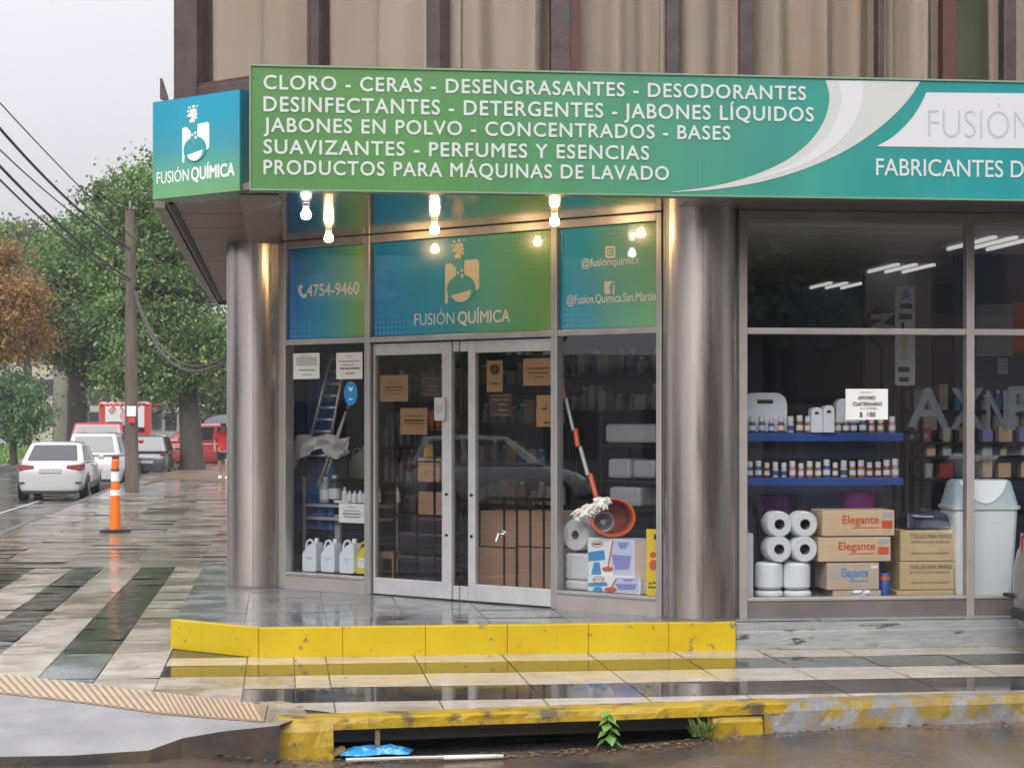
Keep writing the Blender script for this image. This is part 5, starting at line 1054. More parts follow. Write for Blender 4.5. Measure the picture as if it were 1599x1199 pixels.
# ------------------------------------------------------------------ vehicles
M['tyre'] = mat('tyre_rubber', (.012, .012, .012), .8); M['rim'] = mat('alloy_rim', (.35, .35, .36), .3, metal=.8)
M['car_glass'] = mat('dark_car_glass', (.02, .024, .028), .05, spec=.8); M['tail'] = mat('red_tail_light', (.20, .006, .008), .25, coat=.5); M['plate'] = mat('number_plate', (.45, .46, .48), .4)
M['trim'] = mat('black_trim', (.015, .015, .016), .5)
def paint(n, c): return mat(n, c, .3, coat=1, spec=.5)
def lerp(a, b, t): return a+(b-a)*t
def car(name, label, cat, loc, rz, paintm, style, scale=1.0, group=None, plate=None):
    t = thing(name, label, cat, loc, rz, group); t.scale = (scale,)*3
    S = dict(sedan=dict(L=4.5, belt=.95, roof=1.44, rb=.42, rt=1.25, ft=2.45, fb=3.35, hw=.88, deck=1.0, hood=.93), hatch=dict(L=4.0, belt=.98, roof=1.58, rb=.12, rt=.42, ft=2.2, fb=3.0, hw=.85, deck=.99, hood=.95), suv=dict(L=4.4, belt=1.08, roof=1.72, rb=.10, rt=.34, ft=2.4, fb=3.2, hw=.90, deck=1.08, hood=1.04))[style]
    Lg, hw, belt, roof = S['L'], S['hw'], S['belt'], S['roof']
    st = [(0, .24, .66, .80), (.05, .18, S['deck']-.04, .87), (.35, .20, S['deck'], .93), (1, .19, belt+.02, 1), (Lg*.5, .19, belt, 1), (Lg*.72, .2, belt-.01, 1), (Lg*.78, .2, S['hood'], .99), (Lg*.93, .25, S['hood']-.12, .93), (Lg*.985, .32, .64, .84), (Lg, .4, .56, .74)]
    mb = MB(); rings = []
    for y, zb, ztp, k in st:
        w_ = hw*k; zm = lerp(zb, ztp, .52); half = [(w_*.80, zb), (w_*.96, zb+.05), (w_, zm-.06), (w_*.995, zm+.06), (w_*.95, ztp-.07), (w_*.86, ztp-.008), (w_*.45, ztp+.012)]
        rings.append([(x, y, z) for x, z in half] + [(-x, y, z) for x, z in half[::-1]])
    loft(mb, rings); bd = mb.build('body', paintm, t, local=True, subsurf=2)
    b = belt-.02; hb, ht = hw*.94, hw*.76
    base = [(hb*.93, S['rb'], b), (hb, lerp(S['rb'], S['fb'], .4), b), (hb*.95, S['fb'], b-.01)]; top = [(ht*.93, S['rt'], roof-.02), (ht, lerp(S['rt'], S['ft'], .45), roof), (ht*.93, S['ft'], roof-.02)]
    mb = MB(); bl_ = base + [(-x, y, z) for x, y, z in base[::-1]]; tl_ = top + [(-x, y, z) for x, y, z in top[::-1]]
    loft(mb, [bl_, tl_, [(x*.6, lerp(y, (S['rt']+S['ft'])/2, .3), z+.03) for x, y, z in tl_]], sm=False); mb.build('cabin', paintm, t, local=True, bevel=.05)
    def pane(q, u0, u1, v0, v1, nm, off=.012):
        A, B_, C_, D_ = [Vector(x) for x in q]; n = (B_-A).cross(D_-A).normalized()
        mid = (A+B_+C_+D_)/4
        if n.dot(mid-Vector((0, (S['rt']+S['ft'])/2, b))) < 0: n = -n
        f = lambda u, v: A.lerp(B_, u).lerp(D_.lerp(C_, u), v) + n*off
        mb = MB(); mb.prism([f(u0, v0), f(u1, v0), f(u1, v1), f(u0, v1)], n*.004); return mb.build(nm, M['car_glass'], t, local=True)
    pane((( -base[0][0], base[0][1], b), base[0], top[0], (-top[0][0], top[0][1], top[0][2])), .09, .91, .14, .88, 'rear_window')
    pane((( -base[2][0], base[2][1], b), base[2], top[2], (-top[2][0], top[2][1], top[2][2])), .06, .94, .1, .92, 'windscreen')
    for sx in (1, -1):
        F_ = lambda p: (p[0]*sx, p[1], p[2])
        pane((F_(base[0]), F_(base[1]), F_(top[1]), F_(top[0])), .22, .93, .12, .86, 'side_window'); pane((F_(base[1]), F_(base[2]), F_(top[2]), F_(top[1])), .04, .80, .12, .86, 'side_window')
        for yw in (Lg*.19, Lg*.80):
            mb = MB(); mb.lathe([(.36, 0), (.36, .02), (0, .02)], (sx*(hw-.045), yw, .33), (sx, 0, 0), 24); mb.build('wheel_arch', M['trim'], t, local=True)
            mb = MB(); mb.lathe([(.0, -.18), (.30, -.18), (.315, -.15), (.315, .0), (.30, .035), (.21, .035)], (sx*(hw-.05), yw, .315), (sx, 0, 0), 24); wh = mb.build('wheel', M['tyre'], t, local=True)
            mb = MB(); mb.lathe([(.21, .03), (.19, .015), (.08, .03), (0, .035)], (sx*(hw-.05), yw, .315), (sx, 0, 0), 12); mb.build('rim', M['rim'], wh, local=True)
        zt_ = S['deck']
        mb = MB()
        if style == 'sedan': mb.hexa([(sx*.40, -.0, zt_-.20), (sx*.74, .02, zt_-.25), (sx*.74, .15, zt_-.25), (sx*.40, .12, zt_-.20), (sx*.40, .01, zt_-.12), (sx*.78, .04, zt_-.08), (sx*.78, .2, zt_-.08), (sx*.40, .14, zt_-.12)]); mb.hexa([(sx*.72, .01, zt_-.25), (sx*.83, .16, zt_-.24), (sx*.8, .3, zt_-.24), (sx*.7, .2, zt_-.25), (sx*.74, .03, zt_-.08), (sx*.845, .24, zt_-.09), (sx*.8, .4, zt_-.09), (sx*.72, .2, zt_-.08)])
        else: mb.hexa([(sx*hw*.60, .035, zt_-.30), (sx*hw*.84, .10, zt_-.30), (sx*hw*.84, .2, zt_-.30), (sx*hw*.60, .14, zt_-.30), (sx*hw*.62, .03, zt_-.03), (sx*hw*.83, .10, zt_-.03), (sx*hw*.83, .24, zt_-.03), (sx*hw*.62, .16, zt_-.03)])
        mb.build('tail_light', M['tail'], t, local=True, bevel=.015)
        mb = MB(); mb.box(*sorted((sx*(hw-.02), sx*(hw+.13))), lerp(S['fb'], S['ft'], .2), lerp(S['fb'], S['ft'], .2)+.1, b+.04, b+.16); mb.build('mirror', paintm, t, local=True, bevel=.03)
        mb = MB(); mb.box(*sorted((sx*.45, sx*.76)), Lg-.12, Lg-.02, .58, .70); mb.build('headlight', M['plate'], t, local=True, bevel=.02)
    mb = MB(); mb.box(-.27, .27, -.015, .0 if style != 'sedan' else .03, .70 if style == 'sedan' else .62, .80 if style == 'sedan' else .73); mb.build('number_plate', M['plate'], t, local=True)
    mb = MB(); bz0 = .17 if style == 'sedan' else .28; mb.box(-hw*.74, hw*.74, .0 if style == 'sedan' else -.02, .12, bz0, bz0+.09); mb.build('bumper_trim', M['trim'], t, local=True, bevel=.02)
    for s_ in (-1, 1): mb = MB(); mb.box(*sorted((s_*.62, s_*.79)), -.012, .06, .44, .47); mb.build('reflector', M['trim'], t, local=True)
    mb = MB(); mb.lathe([(.014, 0), (.014, .01), (0, .012)], (0, .02, S['deck']-.1), (0, -1, 0), 12); mb.build('badge', M['chrome'], t, local=True)
    return t
white = paint('white_car_paint', (.47, .465, .46)); silver = paint('silver_car_paint', (.36, .37, .39)); redp = paint('red_car_paint', (.35, .02, .028)); darkg = paint('dark_grey_car_paint', (.045, .05, .058)); grey2 = paint('grey_violet_car_paint', (.16, .16, .19))
def park(px, py, **k):
    p = at_z(px, py, 0); return p
p = at_z(78, 782, ZR); car('parked_car', 'white sedan parked at the kerb, seen from behind', 'car', (p.x, p.y, ZR), R(-.5), white, 'sedan', 1.0, 'cars parked along the street')
car('parked_car', 'white hatchback parked just ahead of the white sedan', 'car', (p.x+.45, p.y+6.2, ZR), R(-1), white, 'suv', .95, 'cars parked along the street')
car('parked_car', 'red high roofed car parked beyond the white hatchback', 'car', (p.x-.05, p.y+12.6, ZR), R(-1), redp, 'suv', 1.12, 'cars parked along the street')
car('parked_car', 'dark grey car parked right of the red one behind the wooden pole', 'car', (p.x+1.15, p.y+17.5, ZR), R(-2), darkg, 'suv', .86, 'cars parked along the street')
q = at_z(300, 735, ZR); car('crossing_car', 'dark red car standing sideways behind the tree trunk', 'car', (q.x+2.3, q.y+3.0, ZR), R(86), redp, 'hatch', 1.15)
# grey car close by at the right edge
car('near_car', 'grey car with a red tail light cut off by the right edge of the photo', 'car', (5.50, 13.42, ZW), R(-90), grey2, 'hatch', .95)
# ------------------------------------------------------------------ bus
q = at_D(195, 735, 98); t = thing('city_bus', 'red city bus with a white advertising panel on its rear', 'bus', (q.x, q.y, 0)); bx, by = q.x, q.y
M['bus_red'] = paint('red_bus_paint', (.50, .04, .03))
MB().box(bx-1.32, bx+1.32, by, by+9.5, .4, 2.85).build('body', M['bus_red'], t, bevel=.12)
MB().box(bx-.98, bx+.98, by-.03, by-.004, 1.55, 2.62).build('advertising_panel', M['sign_white'], t, bevel=.03)
mb = MB(); mb.poly(Plane((bx+.1, by-.035), (1, 0)), arc(0, 2.15, .36, .36, 0, 350, 22), 0, .006); mb.poly(Plane((bx-.62, by-.035), (1, 0)), arc(0, 2.4, .2, .16, 0, 350, 18), 0, .006); mb.build('pink_print', mat('pink_print', (.60, .28, .28), .5), t)
mb = MB(); mb.box(bx-1.0, bx+1.0, by-.02, by-.003, 1.3, 1.5); mb.build('rear_window', M['car_glass'], t)
for k in range(4): mb = MB(); mb.box(bx+1.322, bx+1.34, by+.8+2.1*k, by+2.6+2.1*k, 1.45, 2.45); mb.build('side_window', M['car_glass'], t)
for s_ in (-1, 1):
    for yy in (2, 7.5): mb = MB(); mb.lathe([(0, -.2), (.46, -.2), (.48, 0), (.2, .02), (0, .02)], (bx+s_*1.3, by+yy, .48), (s_, 0, 0), 18); mb.build('wheel', M['tyre'], t)
    MB().box(*sorted((bx+s_*1.05, bx+s_*1.25)), by-.03, by-.003, .9, 1.2).build('tail_light', M['tail'], t)
# ------------------------------------------------------------------ pole and cables
pb = at_z(206, 768, ZW); t = thing('utility_pole', 'weathered wooden utility pole standing at the kerb', 'pole', tuple(pb))
M['pole'] = mat('weathered_pole_wood', (.085, .07, .055), .8, col2=(.14, .115, .09), vscale=3, stretch=(3, 3, .3), bump=.4, bscale=12); top = at_D(203, 330, 47.2); dv = Vector((top.x, top.y, top.z))
MB().tube([pb, pb.lerp(dv, .5), dv], [.17, .15, .12], 14).build('shaft', M['pole'], t)
mb = MB(); mb.tube([dv-Vector((0, 0, .05)), dv+Vector((0, 0, .25))], .03, 6); mb.build('tip', M['gutter_metal'], t)
mb = MB(); pl = Plane((pb.x, pb.y-.19), (1, 0)); mb.pbox(pl, -.11, .11, 2.02, 2.27, -.02, 0); mb.build('notice_board', M['paper'], t)
mb = MB(); mb.pbox(pl, -.07, .09, 1.86, 2.0, -.02, 0.005); mb.build('red_tag', M['bus_red'], t); MB().tube([dv-Vector((.2, .1, 1.9)), dv-Vector((-.25, .1, 1.9))], .05, 6).build('clamp', M['iron'], t)
D0 = pb.y
def wire(label, a, b, sag, r=.022, group='cables strung from the wooden pole'):
    a = at_D(*a); b = at_D(*b); t = thing('cable', label, 'cable', tuple(a), group=group); n = 18
    MB().tube([a.lerp(b, k/n) - Vector((0, 0, sag*4*(k/n)*(1-k/n))) for k in range(n+1)], r, 6).build('wire', M['iron'], t)
wire('uppermost thick black cable running to the pole', (-60, 130, 30), (203, 388, 46.8), .25, .026)
wire('thin cable just under the uppermost thick one', (-60, 175, 30), (203, 392, 46.8), .2, .013); wire('second thick cable reaching the pole lower down', (-60, 195, 30), (203, 436, 46.8), .2, .026)
wire('lowest cable at the left edge of the sky', (-60, 218, 30), (203, 440, 46.8), .25, .018); wire('fine cable leading past the pole towards the shop', (-60, 95, 30), (330, 470, 60), .3, .012)
wire('lower slack cable hanging from the pole to the shop wall', (209, 455, 46.8), (372, 549, 24), .9, .026); wire('upper slack cable hanging from the pole to the shop wall', (209, 450, 46.8), (372, 545, 24), .85, .018)
# ------------------------------------------------------------------ trees
def leaves(mb_pts, size, name, m, parent):
    vs, fs = [], []
    for p in mb_pts:
        n = Vector((random.gauss(0, 1), random.gauss(0, 1), random.gauss(0, .7)+.4)).normalized(); a = n.orthogonal().normalized(); b = n.cross(a); th = random.uniform(0, 6.28); a, b = a*math.cos(th)+b*math.sin(th), b*math.cos(th)-a*math.sin(th)
        s = size*random.uniform(.5, 1.7); i = len(vs); vs += [p-a*s*.5, p+b*s*.32, p+a*s*.5, p-b*s*.32]; fs.append((i, i+1, i+2, i+3))
    me = bpy.data.meshes.new(name); inv = MW[parent.name].inverted(); me.from_pydata([inv @ v for v in vs], [], fs); me.materials.append(m)
    o = bpy.data.objects.new(name, me); COL.objects.link(o); o.parent = parent; return o
def cloud(blobs):
    out = []
    for (c, r, ncl, per, cs) in blobs:
        for _ in range(ncl):
            d = Vector((random.gauss(0, 1), random.gauss(0, 1), random.gauss(0, 1))).normalized()*random.random()**.45; cc = Vector((c[0]+d.x*r[0], c[1]+d.y*r[1], c[2]+d.z*r[2])); k = cs*random.uniform(.45, 1.45)
            for _ in range(per): out.append(cc + Vector((random.gauss(0, k), random.gauss(0, k), random.gauss(0, k*.55))))
    return out
def tree(name, label, px, D, pyb, blobs, size, m, tr=.3, group=None, trunkm='bark', lean=0):
    """blobs: (px, py, half width px, half height px, clumps, leaves per clump) on the photograph, at the tree's distance"""
    b = at_D(px, pyb, D); b.z = max(b.z, ZR); t = thing(name, label, 'tree', tuple(b), group=group); k = D/FPX; W = []
    for (x, y, rx, ry, ncl, per) in blobs: c = at_D(x, y, D+random.uniform(-.8, .8)); W.append((c, (rx*k, rx*k*.8, ry*k), int(ncl*.8), int(per*5.6), .018*D*.30))
    leaves(cloud(W), size, 'crown', m, t)
    mb = MB(); topz = max(c[0].z for c in W)*.8; mid = Vector((b.x+lean*.3, b.y, b.z+topz*.35)); end = Vector((b.x+lean, b.y, topz)); mb.tube([b-Vector((0, 0, .1)), b+Vector((0, 0, .4)), mid, end], [tr*1.35, tr, tr*.8, tr*.3], 10)
    for c in W: mb.tube([mid.lerp(end, .2), mid.lerp(c[0], .55)+Vector((0, 0, .3)), c[0]], [tr*.45, tr*.25, tr*.08], 6)
    mb.build('trunk', M[trunkm], t); return t
M['bark'] = mat('dark_wet_bark', (.045, .038, .032), .8, col2=(.075, .062, .05), vscale=5, stretch=(3, 3, .5), bump=.6, bscale=8)
lf1 = leaf_mat('plane_tree_leaf', (.075, .14, .045), (.18, .30, .10), (.34, .46, .17)); lf2 = leaf_mat('deep_green_leaf', (.065, .125, .05), (.14, .24, .09), (.26, .38, .15)); lf3 = leaf_mat('orange_autumn_leaf', (.27, .145, .05), (.42, .24, .085), (.54, .34, .13)); lf4 = leaf_mat('far_yellow_green_leaf', (.11, .17, .065), (.18, .26, .10), (.27, .35, .13)); lf5 = leaf_mat('light_street_leaf', (.09, .17, .075), (.16, .27, .12), (.24, .37, .18))
tree('street_tree', 'tall green tree with thick dark trunk behind the dark red car', 300, 68, 735, [(255, 330, 62, 60, 60, 26), (200, 350, 60, 55, 50, 24), (310, 420, 80, 90, 95, 26), (235, 450, 75, 80, 90, 26), (330, 540, 60, 70, 70, 26), (250, 560, 70, 55, 70, 26), (150, 300, 18, 22, 8, 20), (115, 372, 30, 26, 12, 20), (170, 400, 45, 50, 40, 24), (345, 330, 60, 60, 45, 24), (190, 590, 30, 30, 22, 24), (205, 275, 22, 20, 8, 18), (240, 262, 16, 14, 5, 16), (170, 325, 22, 16, 7, 18), (135, 345, 20, 14, 6, 18), (280, 262, 30, 16, 8, 18), (98, 352, 12, 14, 4, 16)], .125, lf1, .42, lean=-.5)
tree('street_tree', 'dense dark green tree left of the wooden pole', 120, 80, 725, [(125, 475, 60, 65, 80, 26), (85, 465, 42, 55, 45, 24), (160, 520, 60, 50, 70, 26), (190, 480, 55, 70, 60, 24), (115, 545, 40, 30, 36, 24), (165, 420, 55, 40, 36, 24), (90, 405, 40, 30, 24, 22), (205, 585, 50, 34, 50, 24)], .14, lf2, .45)
tree('autumn_tree', 'orange brown autumn tree at the left edge', -34, 76, 725, [(-10, 430, 45, 50, 55, 26), (22, 480, 40, 50, 55, 26), (5, 530, 55, 40, 60, 26), (45, 525, 26, 36, 26, 22), (-40, 490, 50, 80, 60, 24)], .12, lf3, .35)
for k, (px, py, lab) in enumerate(((-20, 405, 'far yellow green tree at the left edge of the skyline'), (45, 395, 'far yellow green tree with the tallest crown on the skyline'), (95, 425, 'far yellow green tree just left of the big green tree'))):
    tree('far_tree', lab, px, 125, 715, [(px, py, 48, 45, 60, 22), (px+18, py+60, 60, 60, 70, 22), (px-15, py+100, 50, 50, 60, 22)], .27, lf4, .5, 'trees far along the street')
tree('young_tree', 'small light green street tree over the lawn at the left edge', 22, 74, 722, [(20, 598, 24, 22, 26, 16), (44, 632, 22, 28, 22, 16), (2, 640, 30, 32, 26, 16), (28, 668, 30, 20, 20, 14)], .13, lf5, .12)
tree('street_tree', 'low green tree between the bus and the tree trunk', 345, 110, 700, [(330, 600, 50, 50, 60, 24), (265, 615, 36, 26, 30, 22), (380, 590, 60, 80, 60, 22)], .2, lf2, .3)
# rainy air
mb = MB(); mb.box(-120, 140, -60, 240, -1.2, 40); hz = mb.build('haze', bpy.data.materials.new('rainy_haze')); tag(hz, kind='stuff'); hm = hz.data.materials[0]; hm.use_nodes = True; hN = hm.node_tree.nodes; hN.remove(hN['Principled BSDF']); pv = hN.new('ShaderNodeVolumePrincipled'); pv.inputs['Color'].default_value = (.93, .94, .97, 1); pv.inputs['Density'].default_value = .0006; hm.node_tree.links.new(pv.outputs[0], hN['Material Output'].inputs['Volume'])
# buildings far behind the trees
def block(label, x0, x1, y0, D, col, wins=True, depth=8, cols=3, rws=4):
    a = at_D(x0, 715, D); b = at_D(x1, 715, D); z1 = at_D(x0, y0, D).z; t = thing('far_building', label, 'building', ((a.x+b.x)/2, a.y, 0)); pl = Plane((a.x, a.y), (b.x-a.x, b.y-a.y)); w_ = (b-a).to_2d().length
    wl_ = MB().pbox(pl, 0, w_, 0, z1, -depth, 0).build('wall', mat('far_wall', col, .85, col2=tuple(c*.85 for c in col), vscale=.6), t)
    MB().pbox(pl, -.1, w_+.1, z1, z1+.25, -depth, .1).build('parapet', M['concrete'], t)
    if wins:
        for i in range(cols):
            for j in range(rws):
                s = w_*(i+.5)/cols; z = 1.0+(z1-1.6)*(j+.25)/rws
                f = MB().pbox(pl, s-.45, s+.45, z, z+1.1, -.02, .02).build('window', M['taupe'], t); MB().pbox(pl, s-.38, s+.38, z+.07, z+1.03, .0201, .03).build('pane', M['car_glass'], f)
    return t
block('tan building beside the small light green tree', 50, 82, 568, 118, (.42, .37, .29), True, 8, 2, 2)
block('grey brown narrow building seen between the trees', 82, 112, 560, 122, (.16, .145, .13), True, 8, 2, 3)
block('cream building seen left of the wooden pole', 140, 172, 592, 122, (.48, .44, .34), True, 8, 2, 2)
block('pale building far behind the bus and tree trunk', 225, 420, 645, 140, (.36, .36, .36), True, 8, 7, 2)
# lamp posts
def lamp(label, px, pyb, pyt, D):
    b = at_D(px, pyb, D); b.z = .1; z1 = at_D(px, pyt, D).z; t = thing('street_lamp', label, 'street lamp', tuple(b), group='park lamps')
    MB().tube([b, (b.x, b.y, z1-.1)], .07, 8).build('post', M['iron'], t); mb = MB(); mb.lathe([(0, -.02), (.42, -.02), (.46, .06), (.2, .2), (0, .22)], (b.x, b.y, z1), seg=14, sy=.6); mb.build('lamp_head', M['sign_grey'], t)
lamp('park lamp with a flat pale head above the lawn', 18, 705, 597, 84); lamp('park lamp with a white head between the tree and the wooden pole', 115, 690, 553, 90)
t = thing('banner', 'white vertical banner on a mast between the far buildings', 'banner', tuple(at_D(115, 710, 92))); pl = Plane(at_D(115, 700, 92).to_2d(), (1, 0)); MB().pbox(pl, -.14, .1, at_D(115, 654, 92).z, at_D(115, 594, 92).z, -.03, 0).build('cloth', M['sign_white'], t); MB().pbox(pl, .11, .2, 0, at_D(115, 590, 92).z, -.05, .02).build('mast', M['iron'], t)
mb = MB(); mb.prism([at_z(x, y, ZW+.012) for x, y in ((222, 757), (262, 748), (352, 752), (356, 737), (300, 733), (262, 737))], (0, 0, .006)); tag(mb.build('bare_soil', mat('wet_bare_soil', (.10, .07, .042), .5, col2=(.16, .115, .07), vscale=2, bump=.6, bscale=6)), kind='structure')
# ------------------------------------------------------------------ traffic delineator
b = at_z(180, 831, ZW); t = thing('traffic_delineator', 'tall orange traffic post with white bands on the wet pavement', 'traffic post', tuple(b)); M['or_pl'] = mat('bright_orange_plastic', (.80, .17, .01), .4)
kk = .0098; zz = lambda y: (831-y)*kk
mb = MB(); mb.lathe([(.24, 0), (.24, .035), (.20, .05), (0, .05)], tuple(b), seg=8); mb.build('rubber_base', M['tyre'], t)
pr = [(832, .10), (772, .083), (748, .07), (728, .06), (722, .055)]
rad = lambda y: .095-(831-y)*.00036
mb = MB(); mb.lathe([(rad(830), .05), (rad(772), zz(772)), (rad(735), zz(735)), (rad(724), zz(724)), (.058, zz(722)), (.058, zz(716)), (.03, zz(714)), (0, zz(714))], tuple(b), seg=24); mb.build('post', M['or_pl'], t)
for y0, y1 in ((772, 763), (749, 734)): mb = MB(); mb.lathe([(rad(y0)+.004, zz(y0)), (rad(y1)+.004, zz(y1))], tuple(b), seg=24); mb.build('white_band', M['white'], t)
mb = MB(); mb.lathe([(rad(732)+.005, zz(732)), (rad(730)+.012, zz(731)), (rad(728)+.005, zz(729))], tuple(b), seg=24); mb.build('collar', M['redbrown'], t)
# ------------------------------------------------------------------ person with umbrella
b = at_z(348.5, 748, ZW); px_, py_ = b.x, b.y
t = thing('person', 'person in a red top and dark shorts walking under a grey umbrella', 'person', tuple(b))
def skin(pts, edges, name, m, parent, sub=2):
    me = bpy.data.meshes.new(name); me.from_pydata([p[:3] for p in pts], edges, []); o = bpy.data.objects.new(name, me); COL.objects.link(o); o.parent = parent; me.materials.append(m)
    sk = o.modifiers.new('skin', 'SKIN'); sk.use_smooth_shade = True
    for i, p in enumerate(pts): v = me.skin_vertices[0].data[i]; v.radius = (p[3], p[4] if len(p) > 4 else p[3]); v.use_root = (i == 0)
    s = o.modifiers.new('subsurf', 'SUBSURF'); s.levels = sub; s.render_levels = sub; return o
M['skin'] = mat('skin', (.42, .24, .17), .5); M['red_cloth'] = mat('red_fabric', (.55, .02, .03), .8); M['dark_cloth'] = mat('dark_fabric', (.03, .035, .06), .8); M['hair'] = mat('dark_hair', (.025, .018, .014), .6)
body = [(0, 0, .86, .13, .10), (0, 0, 1.05, .125, .09), (0, 0, 1.28, .15, .10), (0, 0, 1.42, .06, .06), (0, -.02, 1.50, .052, .055), (0, -.03, 1.58, .078, .092), (0, -.03, 1.68, .065, .08),
        (.10, 0, .82, .09, .09), (.11, -.10, .46, .06, .06), (.11, -.02, .09, .038, .04), (.11, -.16, .04, .03, .025), (-.10, 0, .82, .09, .09), (-.10, .12, .46, .06, .06), (-.10, .26, .12, .038, .04), (-.10, .14, .04, .03, .025),
        (.19, 0, 1.36, .055, .055), (.25, -.03, 1.10, .042, .042), (.16, -.22, 1.18, .032, .032), (.13, -.27, 1.24, .028, .02), (-.19, 0, 1.36, .055, .055), (-.25, .06, 1.08, .042, .042), (-.24, -.08, .88, .03, .03), (-.24, -.11, .80, .028, .018)]
ed = [(0, 1), (1, 2), (2, 3), (3, 4), (4, 5), (5, 6), (0, 7), (7, 8), (8, 9), (9, 10), (0, 11), (11, 12), (12, 13), (13, 14), (2, 15), (15, 16), (16, 17), (17, 18), (2, 19), (19, 20), (20, 21), (21, 22)]
skin(body, ed, 'body', M['skin'], t)
skin([(0, 0, .80, .165, .125), (0, 0, 1.1, .15, .115), (0, 0, 1.3, .17, .12), (0, 0, 1.40, .085, .085), (.20, 0, 1.35, .075, .075), (.255, -.03, 1.14, .062, .062), (-.20, 0, 1.35, .075, .075), (-.255, .05, 1.14, .062, .062)], [(0, 1), (1, 2), (2, 3), (2, 4), (4, 5), (2, 6), (6, 7)], 'red_top', M['red_cloth'], t)
skin([(0, 0, .90, .15, .115), (.10, 0, .78, .11, .11), (.115, -.07, .55, .09, .09), (-.10, 0, .78, .11, .11), (-.105, .08, .55, .09, .09)], [(0, 1), (1, 2), (0, 3), (3, 4)], 'shorts', M['dark_cloth'], t)
for s_, y_ in ((.11, -.09), (-.10, .20)): mb = MB(); mb.box(s_-.05, s_+.05, y_-.13, y_+.12, .0, .09); mb.build('shoe', M['white'], t, local=True, bevel=.03)
mb = MB(); mb.lathe([(.086, 0), (.092, .05), (.075, .12), (0, .15)], (0, -.01, 1.61), seg=16, sy=1.1); mb.build('hair', M['hair'], t, local=True)
mb = MB(); mb.lathe([(.012, 0), (.016, .01), (.01, .03)], (0, -.125, 1.58), seg=8); mb.build('nose', M['skin'], t, local=True)
u = thing('umbrella', 'grey black umbrella held over the person in red', 'umbrella', (px_+.05, py_-.1, ZW+1.1)); hw_ = Vector((px_+.13, py_-.27, ZW+1.15))
MB().tube([hw_, hw_+Vector((-.08, .12, .72))], .012, 8).build('shaft', M['iron'], u); c_ = hw_+Vector((-.10, .14, .50)); seg = 8
mb = MB(); mb.lathe([(.62, 0), (.56, .10), (.38, .20), (.18, .255), (0, .27)], tuple(c_), seg=8); mb.build('canopy', mat('grey_umbrella_cloth', (.09, .09, .11), .5), u)
mb = MB(); mb.tube([hw_-Vector((0, 0, .12)), hw_], .018, 8); mb.build('handle', M['wood'], u)
mb = MB()
for k in range(8): a_ = k*math.pi/4; mb.tube([c_+Vector((0, 0, .18)), c_+Vector((.6*math.cos(a_), .6*math.sin(a_), .005))], .005, 4)
mb.build('ribs', M['iron'], u)
# ------------------------------------------------------------------ gutter details
M['weed'] = mat('weed_leaf', (.10, .24, .04), .45, col2=(.16, .33, .07), vscale=20)
b = KERB.P(KERB.sz(947, 1155)[0], -.03, .04); t = thing('weed', 'small leafy weed growing out of the storm drain', 'plant', tuple(b)); mb = MB(); stm = MB()
stm.tube([b, b+Vector((.01, -.02, .08)), b+Vector((-.01, -.03, .17))], [.006, .005, .003], 6)
for k in range(13):
    z = .03+.014*k; a_ = k*2.4; ln = .10-.003*k; dr = Vector((math.cos(a_), math.sin(a_)*.4-.35, -.45)).normalized(); o = b+Vector((0, -.02, z)); sd_ = dr.cross(Vector((0, 0, 1))).normalized(); mid = o+dr*ln*.5
    mb.f([mb.v(o), mb.v(mid+sd_*.036), mb.v(o+dr*ln-Vector((0, 0, .015))), mb.v(mid-sd_*.036)])
mb.build('leaf_rosette', M['weed'], t, fixn=False); stm.build('stem', M['weed'], t)
b = KERB.P(KERB.sz(1094, 1148)[0], -.01, .04); t = thing('grass_tuft', 'tuft of long grass at the right end of the storm drain', 'plant', tuple(b)); mb = MB()
for k in range(60):
    o = b+Vector((random.uniform(-.07, .06), random.uniform(-.03, .02), 0)); dx, dy = random.gauss(0, .025), random.gauss(-.02, .02); h = random.uniform(.06, .16); w_ = .0035
    mb.f([mb.v(o-Vector((w_, 0, 0))), mb.v(o+Vector((w_, 0, 0))), mb.v(o+Vector((dx+w_*.7, dy, h*.6))), mb.v(o+Vector((dx*2, dy*2, h)))])
mb.build('blades', mat('grass_blade', (.10, .17, .03), .5, col2=(.20, .24, .08), vscale=30), t, fixn=False)
s0 = KERB.sz(590, 1140)[0]; t = thing('drain_bar', 'rusty bar standing in the mouth of the storm drain', 'bar', tuple(KERB.P(s0, .01, .0))); MB().pbox(KERB, s0-.014, s0+.014, ZR, .125, -.03, -.005).build('bar', mat('rusty_bar', (.22, .15, .07), .7, col2=(.13, .08, .04), vscale=20), t); MB().pbox(KERB, s0-.02, s0+.02, -.03, -.02, -.032, -.003).build('collar', M['iron'], t)
b = at_z(588, 1176, ZR+.03); t = thing('litter_bag', 'crumpled bright blue plastic bag lying in the gutter', 'litter', tuple(b)); mb = MB(); nx, ny = 14, 7; vs = []
for j in range(ny):
    r_ = []
    for i in range(nx): uu, vv = i/(nx-1)*2-1, j/(ny-1)*2-1; k = max(0, 1-max(abs(uu), abs(vv))**3); r_.append(mb.v(b+Vector((uu*.205+.02*vv, vv*.10*(1-.2*uu)+.02*math.sin(5*uu), .008+k*(.028+.02*random.random())))))
    vs.append(r_)
for j in range(ny-1):
    for i in range(nx-1): mb.f([vs[j][i], vs[j][i+1], vs[j+1][i+1], vs[j+1][i]])
mb.build('plastic', mat('blue_litter_plastic', (.02, .26, .62), .25, col2=(.20, .48, .78), vscale=22, vpos=(.5, .62)), t, fixn=False)
